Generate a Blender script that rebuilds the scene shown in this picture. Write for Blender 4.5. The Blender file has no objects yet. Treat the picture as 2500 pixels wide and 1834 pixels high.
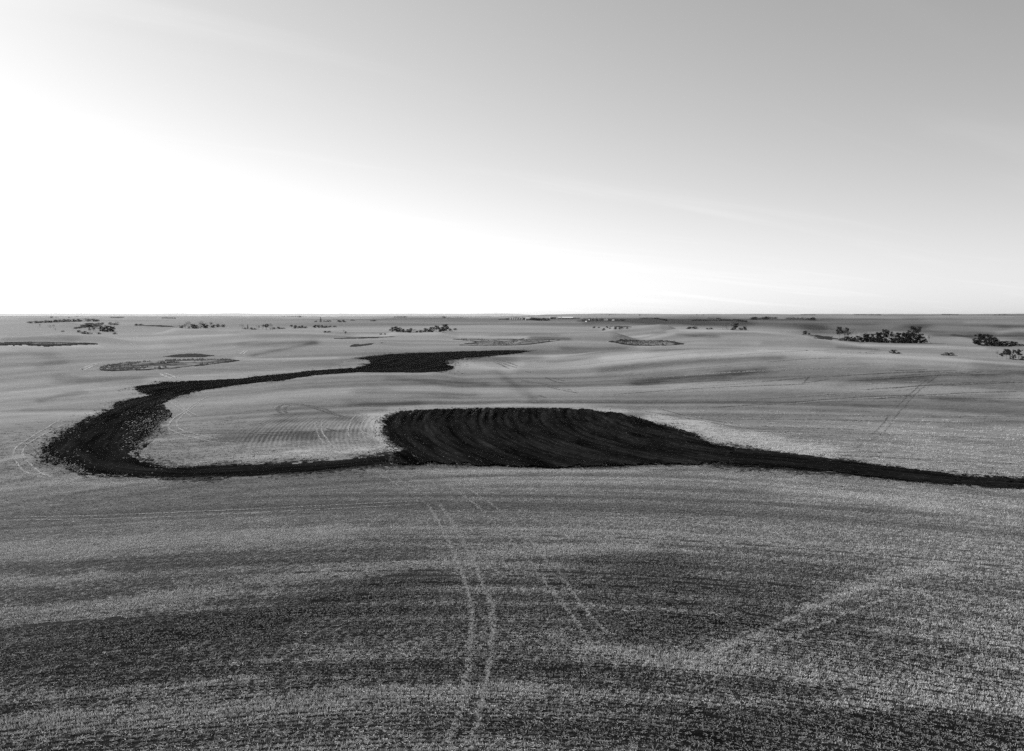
import bpy, bmesh, math, random
import numpy as np
from mathutils import Vector

S = bpy.context.scene
COL = S.collection
random.seed(7)
RNG = np.random.default_rng(11)

# ------------------------------------------------------------------ camera
CAM_H = 22.0            # height of the aerial camera above the near field, metres
FPX = 1925.0            # focal length in photograph pixels (photograph 2500 x 1834)
CX, CY = 1250.0, 917.0
PITCH = math.atan((917.0 - 766.0) / FPX)
cam = bpy.data.cameras.new('camera')
cam_o = bpy.data.objects.new('camera', cam)
COL.objects.link(cam_o)
cam.sensor_fit = 'HORIZONTAL'
cam.angle = 2 * math.atan(CX / FPX)
cam.clip_start = 0.5
cam.clip_end = 120000.0
cam_o.location = (0, 0, CAM_H)
cam_o.rotation_euler = (math.pi / 2 - PITCH, 0, 0)
S.camera = cam_o

# ------------------------------------------------------------------ sky, sun, exposure
SUN_AZ = math.radians(-47.0)     # measured from the view direction (+Y), negative = left
SUN_EL = math.radians(31.0)
world = bpy.data.worlds.new('World')
S.world = world
world.use_nodes = True
wn = world.node_tree.nodes
wl = world.node_tree.links
for n in list(wn):
    wn.remove(n)
w_out = wn.new('ShaderNodeOutputWorld')
w_bg = wn.new('ShaderNodeBackground')
w_sky = wn.new('ShaderNodeTexSky')
w_sky.sky_type = 'NISHITA'
w_sky.sun_disc = False
w_sky.sun_elevation = SUN_EL
w_sky.sun_rotation = SUN_AZ
w_sky.altitude = 500
w_sky.air_density = 1.3
w_sky.dust_density = 0.38
w_sky.ozone_density = 1.0
# black and white film: one grey value out of the three channels (orange filter darkens the blue)
w_sep = wn.new('ShaderNodeSeparateColor')
wl.new(w_sky.outputs[0], w_sep.inputs[0])


def w_math(op, a, b=None, clamp=False):
    m = wn.new('ShaderNodeMath')
    m.operation = op
    m.use_clamp = clamp
    for i, v in enumerate((a, b)):
        if v is None:
            continue
        if isinstance(v, (int, float)):
            m.inputs[i].default_value = v
        else:
            wl.new(v, m.inputs[i])
    return m.outputs[0]


grey = w_math('ADD', w_math('MULTIPLY', w_sep.outputs[0], 0.42),
              w_math('ADD', w_math('MULTIPLY', w_sep.outputs[1], 0.42), w_math('MULTIPLY', w_sep.outputs[2], 0.16)))
# thin high cirrus: streaks on a flat layer overhead, the same all round the sky
w_tc = wn.new('ShaderNodeTexCoord')
w_xyz = wn.new('ShaderNodeSeparateXYZ')
wl.new(w_tc.outputs['Generated'], w_xyz.inputs[0])
zz = w_math('MAXIMUM', w_math('ADD', w_xyz.outputs[2], 0.06), 0.02)
u = w_math('DIVIDE', w_xyz.outputs[0], zz)
v = w_math('DIVIDE', w_xyz.outputs[1], zz)
w_c = wn.new('ShaderNodeCombineXYZ')
wl.new(w_math('ADD', w_math('MULTIPLY', u, 0.22), w_math('MULTIPLY', v, 0.16)), w_c.inputs[0])
w_c.inputs[2].default_value = 7.9
wl.new(w_math('ADD', w_math('MULTIPLY', u, -0.9), w_math('MULTIPLY', v, 1.3)), w_c.inputs[1])
w_n = wn.new('ShaderNodeTexNoise')
w_n.inputs['Scale'].default_value = 0.8
w_n.inputs['Detail'].default_value = 7
w_n.inputs['Roughness'].default_value = 0.55
w_n.inputs['Distortion'].default_value = 0.6
wl.new(w_c.outputs[0], w_n.inputs['Vector'])
w_r = wn.new('ShaderNodeMapRange')
w_r.interpolation_type = 'SMOOTHSTEP'
w_r.inputs['From Min'].default_value = 0.50
w_r.inputs['From Max'].default_value = 0.80
w_r.inputs['To Min'].default_value = 1.0
w_r.inputs['To Max'].default_value = 1.09
wl.new(w_n.outputs[0], w_r.inputs['Value'])
grey = w_math('MULTIPLY', grey, w_r.outputs[0])
w_cc = wn.new('ShaderNodeCombineColor')
for i in range(3):
    wl.new(grey, w_cc.inputs[i])
wl.new(w_cc.outputs[0], w_bg.inputs[0])
w_bg.inputs[1].default_value = 0.080
wl.new(w_bg.outputs[0], w_out.inputs[0])

sun = bpy.data.lights.new('sun', 'SUN')
sun.energy = 3.6
sun.angle = math.radians(0.5)
sun.color = (1, 1, 1)            # black and white photograph
sun_o = bpy.data.objects.new('sun', sun)
COL.objects.link(sun_o)
to_sun = Vector((math.sin(SUN_AZ) * math.cos(SUN_EL), math.cos(SUN_AZ) * math.cos(SUN_EL), math.sin(SUN_EL)))
sun_o.rotation_euler = to_sun.to_track_quat('Z', 'Y').to_euler()
sun_o.location = (0, 0, 80)

S.view_settings.view_transform = 'Standard'
S.view_settings.look = 'None'
S.view_settings.gamma = 1.0
S.view_settings.exposure = 0.74
S.view_settings.use_curve_mapping = False
S.render.engine = 'CYCLES'
S.cycles.max_bounces = 6
S.cycles.diffuse_bounces = 3
S.cycles.volume_bounces = 0
S.cycles.transparent_max_bounces = 8
S.cycles.use_adaptive_sampling = True
S.cycles.adaptive_threshold = 0.01
S.cycles.use_denoising = False
S.cycles.volume_step_rate = 1.0


# ------------------------------------------------------------------ noise, projection, terrain
def _hash(ix, iy, seed):
    h = (ix.astype(np.int64) * 374761393 + iy.astype(np.int64) * 668265263 + seed * 982451653) & 0xFFFFFFFF
    h = ((h ^ (h >> 13)) * 1274126177) & 0xFFFFFFFF
    h = ((h ^ (h >> 16)) * 2246822519) & 0xFFFFFFFF
    return ((h ^ (h >> 15)) & 0xFFFFFF) / float(0xFFFFFF)


def noise(x, y, seed=0):
    """smooth value noise, -1..1"""
    x = np.asarray(x, float); y = np.asarray(y, float)
    x, y = x * 0.8 + y * 0.6, -x * 0.6 + y * 0.8
    ix = np.floor(x); iy = np.floor(y)
    fx = x - ix; fy = y - iy
    fx = fx * fx * fx * (fx * (fx * 6 - 15) + 10); fy = fy * fy * fy * (fy * (fy * 6 - 15) + 10)
    a = _hash(ix, iy, seed); b = _hash(ix + 1, iy, seed)
    c = _hash(ix, iy + 1, seed); d = _hash(ix + 1, iy + 1, seed)
    return ((a * (1 - fx) + b * fx) * (1 - fy) + (c * (1 - fx) + d * fx) * fy) * 2 - 1


def noise_axis(x, y, seed=0):
    """the same noise without the turned lattice, for streaks"""
    return noise(np.asarray(x) * 0.8 - np.asarray(y) * 0.6, np.asarray(x) * 0.6 + np.asarray(y) * 0.8, seed)


def fbm(x, y, seed=0, octaves=3):
    t = 0; a = 1.0; s = 0
    for k in range(octaves):
        t = t + a * noise(np.asarray(x) * 2 ** k, np.asarray(y) * 2 ** k, seed + 31 * k); s += a; a *= 0.5
    return t / s


def smooth(a, b, x):
    t = np.clip((np.asarray(x, float) - a) / (b - a), 0, 1)
    return t * t * (3 - 2 * t)


CP, SP = math.cos(PITCH), math.sin(PITCH)


def ray(px, py):
    dx = (np.asarray(px, float) - CX) / FPX
    dv = -(np.asarray(py, float) - CY) / FPX
    return dx, CP + dv * SP, -SP + dv * CP       # right, forward, up


def pix(x, y, z):
    z = z - CAM_H
    f = y * CP - z * SP
    f = np.maximum(f, 1e-3)
    return CX + FPX * x / f, CY - FPX * (y * SP + z * CP) / f


# crests of the rolling ground: points as seen from the air, with their distance
RIDGES = [
    # ([(px, py, distance)], front width, back width, fade in px at either end)
    ([(1330, 866, 390), (1500, 858, 365), (1700, 852, 335), (1860, 853, 320), (2020, 858, 310), (2180, 865, 300), (2350, 874, 292), (2500, 884, 285), (2800, 900, 270)], 85, 50, 200),
    ([(1560, 806, 760), (1666, 802, 730), (1726, 803, 700), (1860, 807, 670), (1974, 815, 640), (2030, 826, 620), (2104, 835, 605), (2258, 838, 600), (2500, 845, 590), (2800, 850, 580)], 130, 80, 120),
    ([(1470, 797, 1150), (1560, 795, 1100), (1612, 792, 1060), (1640, 796, 1050), (1670, 801, 1030)], 140, 90, 50),
    ([(520, 806, 900), (600, 804, 880), (700, 804, 870), (800, 809, 860), (880, 817, 850)], 120, 80, 120),
    ([(-200, 796, 1500), (0, 794, 1450), (70, 790, 1400), (150, 787, 1380), (240, 786, 1380)], 220, 120, 80),
    ([(380, 800, 1020), (430, 800, 1000), (480, 801, 990), (550, 799, 1000)], 130, 90, 60),
    ([(930, 809, 870), (960, 809, 860), (1010, 812, 850), (1060, 810, 860), (1110, 806, 880)], 110, 90, 60),
    ([(-200, 828, 640), (60, 822, 660), (140, 815, 680), (240, 818, 690), (340, 824, 680)], 110, 70, 120),
    ([(560, 836, 560), (700, 830, 560), (850, 832, 560), (1000, 838, 540)], 90, 60, 120),
    ([(1230, 832, 560), (1330, 818, 600), (1450, 812, 620), (1560, 809, 640)], 100, 60, 90),
    ([(620, 930, 262), (760, 918, 268), (900, 913, 270), (1040, 913, 272), (1120, 908, 278)], 60, 22, 90),
    ([(1230, 778, 2300), (1400, 784, 2200), (1530, 786, 2100), (1600, 790, 2000)], 380, 260, 120),
]
_R = []
for pts, wf, wb, fade in RIDGES:
    P = np.array(pts, float)
    dx, dy, dz = ray(P[:, 0], P[:, 1])
    th = np.arctan2(dx, dy)
    E = CAM_H + P[:, 2] * dz / np.hypot(dx, dy)
    _R.append((th, P[:, 2], E, wf, wb, math.atan(fade / FPX)))


def height(x, y):
    x = np.asarray(x, float); y = np.asarray(y, float)
    r = np.hypot(x, y) + 1e-6
    th = np.arctan2(x, y)
    h = 0.10 * noise(x / 21, y / 17, 1)
    h = h + 0.75 * smooth(70, 160, r) * noise(x / 75, y / 48, 2)
    h = h + 2.7 * smooth(170, 420, r) * fbm(x / 240, y / 150, 3, 2)
    h = h + 4.2 * smooth(500, 1100, r) * fbm(x / 520, y / 330, 4, 2)
    h = h + 7.5 * smooth(1100, 2600, r) * fbm(x / 1300, y / 700, 5, 3)
    h = h + 15.0 * smooth(2600, 6000, r) * fbm(x / 2100, y / 1300, 6, 4)
    # the land falls away behind the farms on the left, with a long ridge far beyond it
    left = 1 - smooth(-0.02, 0.08, th)
    h = h - 26 * left * smooth(3800, 6500, r)
    h = h + (9 + 5 * noise(th * 18, th * 7, 9) + 2.5 * noise(th * 60, th * 9, 10)) * (1 - left) * smooth(9000, 13000, r)
    # shallow basin under the big tilled patch
    h = h - 0.8 * np.exp(-(((x - 5) / 34) ** 2 + ((y - 142) / 34) ** 2))
    for thp, D, E, wf, wb, fade in _R:
        t0, t1 = thp[0], thp[-1]
        m = smooth(t0 - 0.2 * fade, t0 + 0.8 * fade, th) * (1 - smooth(t1 - 0.8 * fade, t1 + 0.2 * fade, th))
        d = r - np.interp(th, thp, D)
        w = np.where(d < 0, np.exp(-(d / wf) ** 2), np.exp(-(d / wb) ** 2)) * m
        h = h * (1 - w) + np.interp(th, thp, E) * w
    return h


_T = np.concatenate([np.geomspace(28, 400, 420), np.geomspace(402, 16000, 900)])


def ground_at(px, py):
    """where the line of sight through a point of the photograph meets the ground (layout helper)"""
    px = np.atleast_1d(np.asarray(px, float)); py = np.atleast_1d(np.asarray(py, float))
    dx, dy, dz = ray(px, py)
    n = np.hypot(dx, dy)
    dx, dy, dz = dx / n, dy / n, dz / n
    X = dx[:, None] * _T; Y = dy[:, None] * _T; Z = CAM_H + dz[:, None] * _T
    below = Z < height(X, Y)
    k = np.where(below.any(1), below.argmax(1), len(_T) - 1)
    k = np.maximum(k, 1)
    lo, hi = _T[k - 1].copy(), _T[k].copy()
    for _ in range(14):
        m = (lo + hi) / 2
        b = CAM_H + dz * m < height(dx * m, dy * m)
        hi = np.where(b, m, hi); lo = np.where(b, lo, m)
    t = (lo + hi) / 2
    return np.stack([dx * t, dy * t, height(dx * t, dy * t)], 1)


def row_coords(x, y):
    """distance across the seed rows (v) and along them (x)"""
    yy = np.maximum(np.asarray(y, float), 5)
    k = 0.33 * x * x / np.maximum(np.hypot(x, yy), 20)
    k = k * (1 - 0.75 * smooth(150, 320, np.hypot(x, yy)))
    return y + k + 0.06 * x, x


# soft lighter and darker drifts in the colour of the fields: strokes (points, half height, half length fade, amount)
STROKES = []


def stroke(amount, hw, *pts):
    STROKES.append((amount, hw, np.array(pts, float)))


# foreground bands
stroke(.75, 22, (-60, 1782), (200, 1758), (560, 1735), (900, 1700), (1300, 1690))
stroke(.30, 14, (1300, 1690), (1700, 1712), (2200, 1722), (2560, 1745))
stroke(.45, 16, (-60, 1705), (300, 1690), (620, 1660))
stroke(.35, 18, (-60, 1350), (240, 1342), (520, 1325), (820, 1305))
stroke(.35, 12, (-60, 1410), (150, 1425), (240, 1405))
stroke(.38, 22, (-40, 1505), (200, 1490), (420, 1462))
stroke(.30, 14, (300, 1478), (640, 1425), (900, 1390), (1250, 1350), (1560, 1335))
stroke(-.55, 30, (260, 1560), (520, 1535), (760, 1480), (1000, 1430))
stroke(-.50, 34, (-40, 1625), (160, 1630), (420, 1610), (640, 1580))
stroke(-.45, 26, (1480, 1385), (1560, 1390), (1640, 1388))
stroke(-.35, 40, (1500, 1450), (1700, 1440), (1950, 1430))
stroke(-.40, 30, (1560, 1540), (1850, 1515), (2050, 1510))
stroke(-.30, 45, (900, 1560), (1200, 1600), (1500, 1600))
stroke(-.45, 55, (1750, 1790), (2100, 1790), (2560, 1790))
stroke(-.30, 40, (1200, 1780), (1450, 1790), (1700, 1800))
stroke(.38, 12, (1700, 1620), (1760, 1590), (1850, 1555), (2000, 1480), (2150, 1420), (2300, 1385))
stroke(.40, 20, (1450, 1590), (1560, 1600), (1640, 1625))
stroke(.25, 60, (2350, 1560), (2450, 1600), (2540, 1640))
stroke(.30, 16, (2050, 1715), (2280, 1720), (2460, 1740))
stroke(-.28, 20, (2120, 1640), (2250, 1610), (2320, 1600))
# middle distance
stroke(.32, 14, (1000, 1165), (1400, 1175), (1800, 1170), (2300, 1225), (2560, 1240))
stroke(.25, 10, (1900, 1200), (2200, 1225), (2500, 1275))
stroke(-.25, 8, (2050, 1240), (2120, 1248))
stroke(1.5, 13, (1600, 1025), (1690, 1042), (1800, 1072), (1900, 1092), (2000, 1112))
stroke(.8, 9, (1600, 1016), (1720, 1040), (1860, 1070), (2000, 1100))
stroke(.70, 6, (960, 1000), (1110, 994), (1280, 991), (1430, 995), (1520, 1004))
stroke(1.2, 10, (915, 1020), (925, 1060), (950, 1090), (975, 1100))
stroke(.8, 10, (760, 1112), (860, 1100), (940, 1100))
stroke(.8, 8, (620, 1120), (700, 1110), (780, 1104))
stroke(-.55, 16, (560, 1068), (640, 1062), (720, 1058), (760, 1065))
stroke(-.35, 12, (700, 1020), (790, 1010), (870, 1020))
stroke(-.35, 9, (860, 985), (940, 990), (1010, 985))
stroke(-.45, 5, (100, 978), (150, 966), (200, 958))
stroke(-.35, 4, (60, 1002), (160, 1002), (260, 998))
stroke(.50, 4, (0, 1011), (140, 1009), (230, 1008))
stroke(.45, 4, (870, 1150), (1000, 1152), (1300, 1150), (1500, 1150), (1700, 1140))
stroke(.45, 5, (130, 1182), (300, 1184), (380, 1176))
stroke(-.40, 6, (950, 925), (1050, 930), (1180, 938))
stroke(-.45, 7, (880, 955), (1020, 960), (1150, 965))
stroke(-.30, 8, (1210, 905), (1270, 950), (1300, 970))
stroke(.45, 8, (1140, 890), (1240, 905), (1280, 880), (1400, 873), (1560, 862))
stroke(.40, 12, (1350, 880), (1600, 872), (1900, 862), (2100, 870), (2350, 892))
stroke(-.50, 7, (1350, 884), (1400, 880), (1450, 876))
stroke(-.45, 8, (1480, 905), (1560, 893), (1650, 885), (1800, 878), (1900, 873))
stroke(-.45, 8, (1560, 935), (1640, 925), (1740, 918), (1850, 905))
stroke(-.35, 8, (2050, 940), (2160, 928), (2250, 925))
stroke(-.35, 5, (2380, 916), (2460, 913), (2540, 912))
stroke(-.30, 8, (2300, 975), (2400, 968), (2450, 965))
stroke(-.38, 9, (2320, 1040), (2400, 1035), (2540, 1030))
stroke(-.25, 9, (2000, 1000), (2080, 995), (2140, 995))
stroke(-.30, 6, (2320, 1075), (2400, 1080), (2540, 1078))
stroke(.30, 8, (2150, 1050), (2300, 1085), (2400, 1095))
# far fields
stroke(-.55, 4, (620, 867), (680, 855), (730, 846), (765, 838))
stroke(-.45, 6, (600, 840), (680, 838), (760, 835))
stroke(-.40, 7, (20, 828), (100, 826), (170, 829))
stroke(-.40, 7, (580, 815), (680, 817), (760, 819), (840, 821))
stroke(-.30, 6, (420, 840), (520, 838), (580, 842))
stroke(-.35, 8, (0, 866), (60, 862), (120, 866))
stroke(-.35, 7, (100, 893), (150, 885))
stroke(-.40, 9, (150, 925), (250, 932), (330, 930))
stroke(.45, 3, (0, 843), (70, 842), (150, 846), (240, 845))
stroke(.45, 3, (580, 876), (700, 876), (820, 874))
stroke(.40, 4, (840, 886), (890, 885))
stroke(-.50, 3, (1300, 824), (1340, 826), (1385, 828))
stroke(-.30, 3, (1200, 820), (1300, 816), (1360, 818))
stroke(-.40, 5, (1380, 850), (1450, 852), (1520, 850))
stroke(-.40, 3, (1500, 823), (1560, 817), (1620, 812))
stroke(-.45, 4, (1655, 816), (1700, 820), (1750, 822))
stroke(.40, 3, (1560, 846), (1700, 838), (1850, 838))
stroke(.45, 3, (1660, 806), (1850, 810), (1960, 820), (2100, 843), (2400, 850))
stroke(.45, 3, (1860, 856), (2100, 866), (2300, 875), (2500, 890))
stroke(-.45, 3, (2050, 848), (2100, 851), (2140, 854))
# the darker field beyond the crests on the right
stroke(-.35, 7, (1560, 788), (1680, 790), (1860, 794), (2000, 800))
stroke(-.55, 6, (1440, 784), (1560, 784), (1700, 786))
stroke(-.60, 12, (1990, 806), (2150, 808), (2300, 812), (2500, 818))
stroke(-.45, 10, (1700, 778), (2000, 784), (2300, 790), (2540, 794))
stroke(.40, 4, (2090, 816), (2180, 812), (2260, 820))
stroke(.50, 5, (2440, 812), (2480, 806), (2520, 806))
stroke(.35, 3, (2360, 787), (2440, 788), (2520, 790))
stroke(-.6, 2.5, (2330, 818), (2380, 826), (2400, 828))


def seg_dist(px, py, P, yscale=1.0):
    best = np.full(np.shape(px), 1e18)
    for a, b in zip(P[:-1], P[1:]):
        dx, dy = b[0] - a[0], (b[1] - a[1]) * yscale
        L = dx * dx + dy * dy + 1e-9
        t = np.clip(((px - a[0]) * dx + (py - a[1]) * yscale * dy) / L, 0, 1)
        # ends fade out gently along the stroke
        ex = px - a[0] - t * dx
        ey = (py - a[1]) * yscale - t * dy
        best = np.minimum(best, (ex / 3.0) ** 2 + ey * ey)
    return np.sqrt(best)


def tone(x, y, z):
    """tone of the ground and stubble: about -1 (dark) to +1 (pale)"""
    px, py = pix(x, y, z)
    r = np.hypot(x, y)
    wob = noise(px / 60, py / 14, 70)
    t = np.zeros(np.shape(x))
    for amt, hw, P in STROKES:
        lo, hi = P.min(0) - hw * 9, P.max(0) + hw * 9
        m = (px > lo[0]) & (px < hi[0]) & (py > lo[1]) & (py < hi[1])
        if not m.any():
            continue
        d = seg_dist(px[m], py[m], P) + hw * 0.45 * wob[m]
        t[m] += amt * ((1.9 if amt > 0 else 1.3) if P[:, 1].min() > 1290 else (1.1 if P[:, 1].min() > 985 else 1.35)) * np.exp(-(np.maximum(d, 0) / hw) ** 2)
    v, u = row_coords(x, y)
    su = np.clip(r / 110, 1, 14)               # drifts are wider where fields are worked in bigger sweeps
    sv = np.clip((r / 100) ** 1.85, 1, 400)
    a1 = noise_axis(u / (90 * su), v / (1.5 * sv), 40)
    a2 = noise_axis(u / (140 * su), v / (4.2 * sv), 41)
    a3 = noise_axis(u / (70 * su), v / (0.8 * sv), 42)
    t += (0.36 * a2 + 0.32 * a1 * np.abs(a1) ** 0.3 + 0.24 * a3) * (0.92 + 0.26 * smooth(130, 260, r))
    t += 0.13 * fbm(x / (10 * su), y / (6 * sv), 43, 3)
    return t


# ------------------------------------------------------------------ material helpers
class NT:
    def __init__(self, name):
        self.m = bpy.data.materials.new(name)
        self.m.use_nodes = True
        self.t = self.m.node_tree
        for n in list(self.t.nodes):
            self.t.nodes.remove(n)
        self.out = self.t.nodes.new('ShaderNodeOutputMaterial')
        self.b = self.t.nodes.new('ShaderNodeBsdfPrincipled')
        self.b.inputs['Roughness'].default_value = 0.95
        self.b.inputs['Specular IOR Level'].default_value = 0.0
        self.t.links.new(self.b.outputs[0], self.out.inputs[0])

    def put(self, sock, v):
        if isinstance(v, (int, float)):
            sock.default_value = v
        elif isinstance(v, tuple):
            sock.default_value = v
        else:
            self.t.links.new(v, sock)

    def math(self, op, a, b=None, c=None, clamp=False):
        n = self.t.nodes.new('ShaderNodeMath'); n.operation = op; n.use_clamp = clamp
        for i, q in enumerate((a, b, c)):
            if q is not None:
                self.put(n.inputs[i], q)
        return n.outputs[0]

    def attr(self, name):
        n = self.t.nodes.new('ShaderNodeAttribute'); n.attribute_name = name
        return n.outputs['Fac']

    def xyz(self, x, y, z=0.0):
        n = self.t.nodes.new('ShaderNodeCombineXYZ')
        for i, q in enumerate((x, y, z)):
            self.put(n.inputs[i], q)
        return n.outputs[0]

    def pos(self):
        g = self.t.nodes.new('ShaderNodeNewGeometry')
        s = self.t.nodes.new('ShaderNodeSeparateXYZ')
        self.t.links.new(g.outputs['Position'], s.inputs[0])
        return g.outputs['Position'], s.outputs[0], s.outputs[1], s.outputs[2]

    def noise(self, vec, scale, detail=3, rough=0.55):
        n = self.t.nodes.new('ShaderNodeTexNoise')
        if vec is not None:
            self.t.links.new(vec, n.inputs['Vector'])
        n.inputs['Scale'].default_value = scale
        n.inputs['Detail'].default_value = detail
        n.inputs['Roughness'].default_value = rough
        return n.outputs[0]

    def remap(self, v, a, b, c, d, smoothstep=False):
        n = self.t.nodes.new('ShaderNodeMapRange')
        if smoothstep:
            n.interpolation_type = 'SMOOTHSTEP'
        self.put(n.inputs['Value'], v)
        for k, q in zip(('From Min', 'From Max', 'To Min', 'To Max'), (a, b, c, d)):
            self.put(n.inputs[k], q)
        return n.outputs[0]

    def grey(self, v):
        n = self.t.nodes.new('ShaderNodeCombineColor')
        for i in range(3):
            self.put(n.inputs[i], v)
        self.t.links.new(n.outputs[0], self.b.inputs['Base Color'])

    def bump(self, h, strength, dist):
        n = self.t.nodes.new('ShaderNodeBump')
        n.inputs['Strength'].default_value = strength
        n.inputs['Distance'].default_value = dist
        self.put(n.inputs['Height'], h)
        self.t.links.new(n.outputs[0], self.b.inputs['Normal'])


def plain(name, g, rough=0.9, var=0.15, scale=2.0, spec=0.1):
    k = NT(name)
    p, _, _, _ = k.pos()
    k.grey(k.remap(k.noise(p, scale, 3), 0.25, 0.75, g * (1 - var), g * (1 + var)))
    k.b.inputs['Roughness'].default_value = rough
    k.b.inputs['Specular IOR Level'].default_value = spec
    return k.m


# ------------------------------------------------------------------ mesh helpers
def mesh_np(name, verts, faces, mat, attrs=None, smooth_sh=False):
    """verts (n,3), faces (m,4) or (m,3) arrays"""
    me = bpy.data.meshes.new(name)
    verts = np.asarray(verts, np.float32); faces = np.asarray(faces, np.int32)
    n, k = faces.shape
    me.vertices.add(len(verts)); me.vertices.foreach_set('co', verts.ravel())
    me.loops.add(n * k); me.loops.foreach_set('vertex_index', faces.ravel())
    me.polygons.add(n)
    me.polygons.foreach_set('loop_start', np.arange(n, dtype=np.int32) * k)
    me.polygons.foreach_set('loop_total', np.full(n, k, np.int32))
    if smooth_sh:
        me.polygons.foreach_set('use_smooth', np.ones(n, bool))
    for an, av in (attrs or {}).items():
        a = me.attributes.new(an, 'FLOAT', 'POINT')
        a.data.foreach_set('value', np.asarray(av, np.float32))
    me.update(calc_edges=True)
    if mat:
        me.materials.append(mat)
    return me


def link(name, me, parent=None):
    o = bpy.data.objects.new(name, me)
    COL.objects.link(o)
    o.parent = parent
    return o


def tag(o, label=None, cat=None, group=None, kind=None):
    if label:
        o['label'] = label
    if cat:
        o['category'] = cat
    if group:
        o['group'] = group
    if kind:
        o['kind'] = kind
    return o


def grid_faces(nr, nc):
    i = np.arange(nr - 1)[:, None] * nc + np.arange(nc - 1)[None, :]
    return np.stack([i, i + nc, i + nc + 1, i + 1], -1)   # CCW seen from above for r outward, theta rightward


# ------------------------------------------------------------------ ground
C_ARC = (95.0, 168.0)      # centre of the cultivator's curved sweeps


def near_material():
    k = NT('stubble_field')
    p, x, y, z = k.pos()
    t = k.attr('tone'); far = k.attr('far'); rv = k.attr('rowv'); ru = k.attr('rowx'); comb = k.attr('comb')
    # streaks along the seed rows, at three widths
    st1 = k.noise(k.xyz(k.math('MULTIPLY', ru, 0.03), k.math('MULTIPLY', rv, 0.9)), 1.0, 4, 0.6)
    st2 = k.noise(k.xyz(k.math('MULTIPLY', ru, 0.010), k.math('MULTIPLY', rv, 0.16)), 1.0, 3, 0.6)
    grain = k.noise(p, 1.4, 4, 0.7)
    grain2 = k.noise(p, 0.22, 3, 0.6)
    s = k.math('ADD', k.math('MULTIPLY', k.math('SUBTRACT', st1, 0.5), 0.9), k.math('MULTIPLY', k.math('SUBTRACT', st2, 0.5), 0.8))
    s = k.math('ADD', s, k.math('MULTIPLY', k.math('SUBTRACT', grain, 0.5), 1.5))
    s = k.math('ADD', s, k.math('MULTIPLY', k.math('SUBTRACT', grain2, 0.5), 1.0))
    # curved cultivator lines
    dx = k.math('SUBTRACT', x, C_ARC[0]); dy = k.math('SUBTRACT', y, C_ARC[1])
    rho = k.math('SQRT', k.math('ADD', k.math('MULTIPLY', dx, dx), k.math('MULTIPLY', dy, dy)))
    cn = k.noise(k.xyz(k.math('MULTIPLY', rho, 1.0), 0.0, 0.0), 0.7, 2)
    wv = k.math('SINE', k.math('ADD', k.math('MULTIPLY', rho, 2 * math.pi / 0.8), k.math('MULTIPLY', grain2, 5.0)))
    wv = k.math('ADD', k.math('MULTIPLY', wv, 0.5), k.math('MULTIPLY', k.math('SUBTRACT', cn, 0.5), 1.6))
    s = k.math('ADD', s, k.math('MULTIPLY', comb, wv))
    st3 = k.noise(k.xyz(k.math('MULTIPLY', ru, 0.004), k.math('MULTIPLY', rv, 0.03)), 1.0, 5, 0.65)
    s = k.math('ADD', s, k.math('MULTIPLY', k.math('SUBTRACT', st3, 0.5), 0.9))
    grain3 = k.noise(p, 0.55, 3, 0.65)
    s = k.math('ADD', s, k.math('MULTIPLY', k.math('SUBTRACT', grain3, 0.5), 0.9))
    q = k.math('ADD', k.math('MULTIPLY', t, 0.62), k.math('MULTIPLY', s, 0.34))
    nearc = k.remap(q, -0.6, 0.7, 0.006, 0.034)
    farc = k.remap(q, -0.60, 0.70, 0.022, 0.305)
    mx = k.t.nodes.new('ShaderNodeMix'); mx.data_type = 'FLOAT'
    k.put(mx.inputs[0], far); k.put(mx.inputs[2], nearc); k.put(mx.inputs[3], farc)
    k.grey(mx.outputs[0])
    k.put(k.b.inputs['Specular IOR Level'], k.math('MULTIPLY', far, 0.11))     # the glint of straw, which bare soil lacks
    k.bump(k.math('ADD', grain, k.math('MULTIPLY', st1, 0.7)), 0.7, 0.3)
    return k.m


M_FIELD = near_material()


def comb_weight(x, y, z):
    px, py = pix(x, y, z)
    w = smooth(530, 640, px) * (1 - smooth(930, 985, px)) * smooth(985, 1020, py) * (1 - smooth(1095, 1118, py))
    return w * np.clip(0.75 + 0.6 * noise(x / 9, y / 12, 77), 0, 1.2)


th_f = np.radians(np.arange(-43, 43.001, 0.115))
th_c = np.radians(np.concatenate([np.arange(-180, -43, 3.0)]))
th_c2 = np.radians(np.concatenate([np.arange(46, 180.01, 3.0)]))
TH = np.concatenate([th_c, th_f, th_c2])
rr = [0.5, 5, 12, 20, 28, 34]
while rr[-1] < 15000:
    r0 = rr[-1]
    rr.append(r0 + min(r0 * r0 * 0.0013 / CAM_H * 0.95 + 0.04, 0.016 * r0 + 0.5))
RR = np.array(rr)
gr, gt = np.meshgrid(RR, TH, indexing='ij')
GX, GY = (gr * np.sin(gt)).ravel(), (gr * np.cos(gt)).ravel()
GZ = height(GX, GY)
g_tone = np.zeros(len(GX))
front = (GY > 25)
g_tone[front] = tone(GX[front], GY[front], GZ[front])
rv, ru = row_coords(GX, GY)
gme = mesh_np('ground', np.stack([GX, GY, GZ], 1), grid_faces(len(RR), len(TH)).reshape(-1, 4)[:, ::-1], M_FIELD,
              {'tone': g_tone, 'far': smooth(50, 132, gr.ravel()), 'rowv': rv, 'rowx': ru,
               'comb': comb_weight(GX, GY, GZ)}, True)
ground = tag(link('ground', gme), 'rolling grey stubble field reaching to the horizon', kind='structure')


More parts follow.
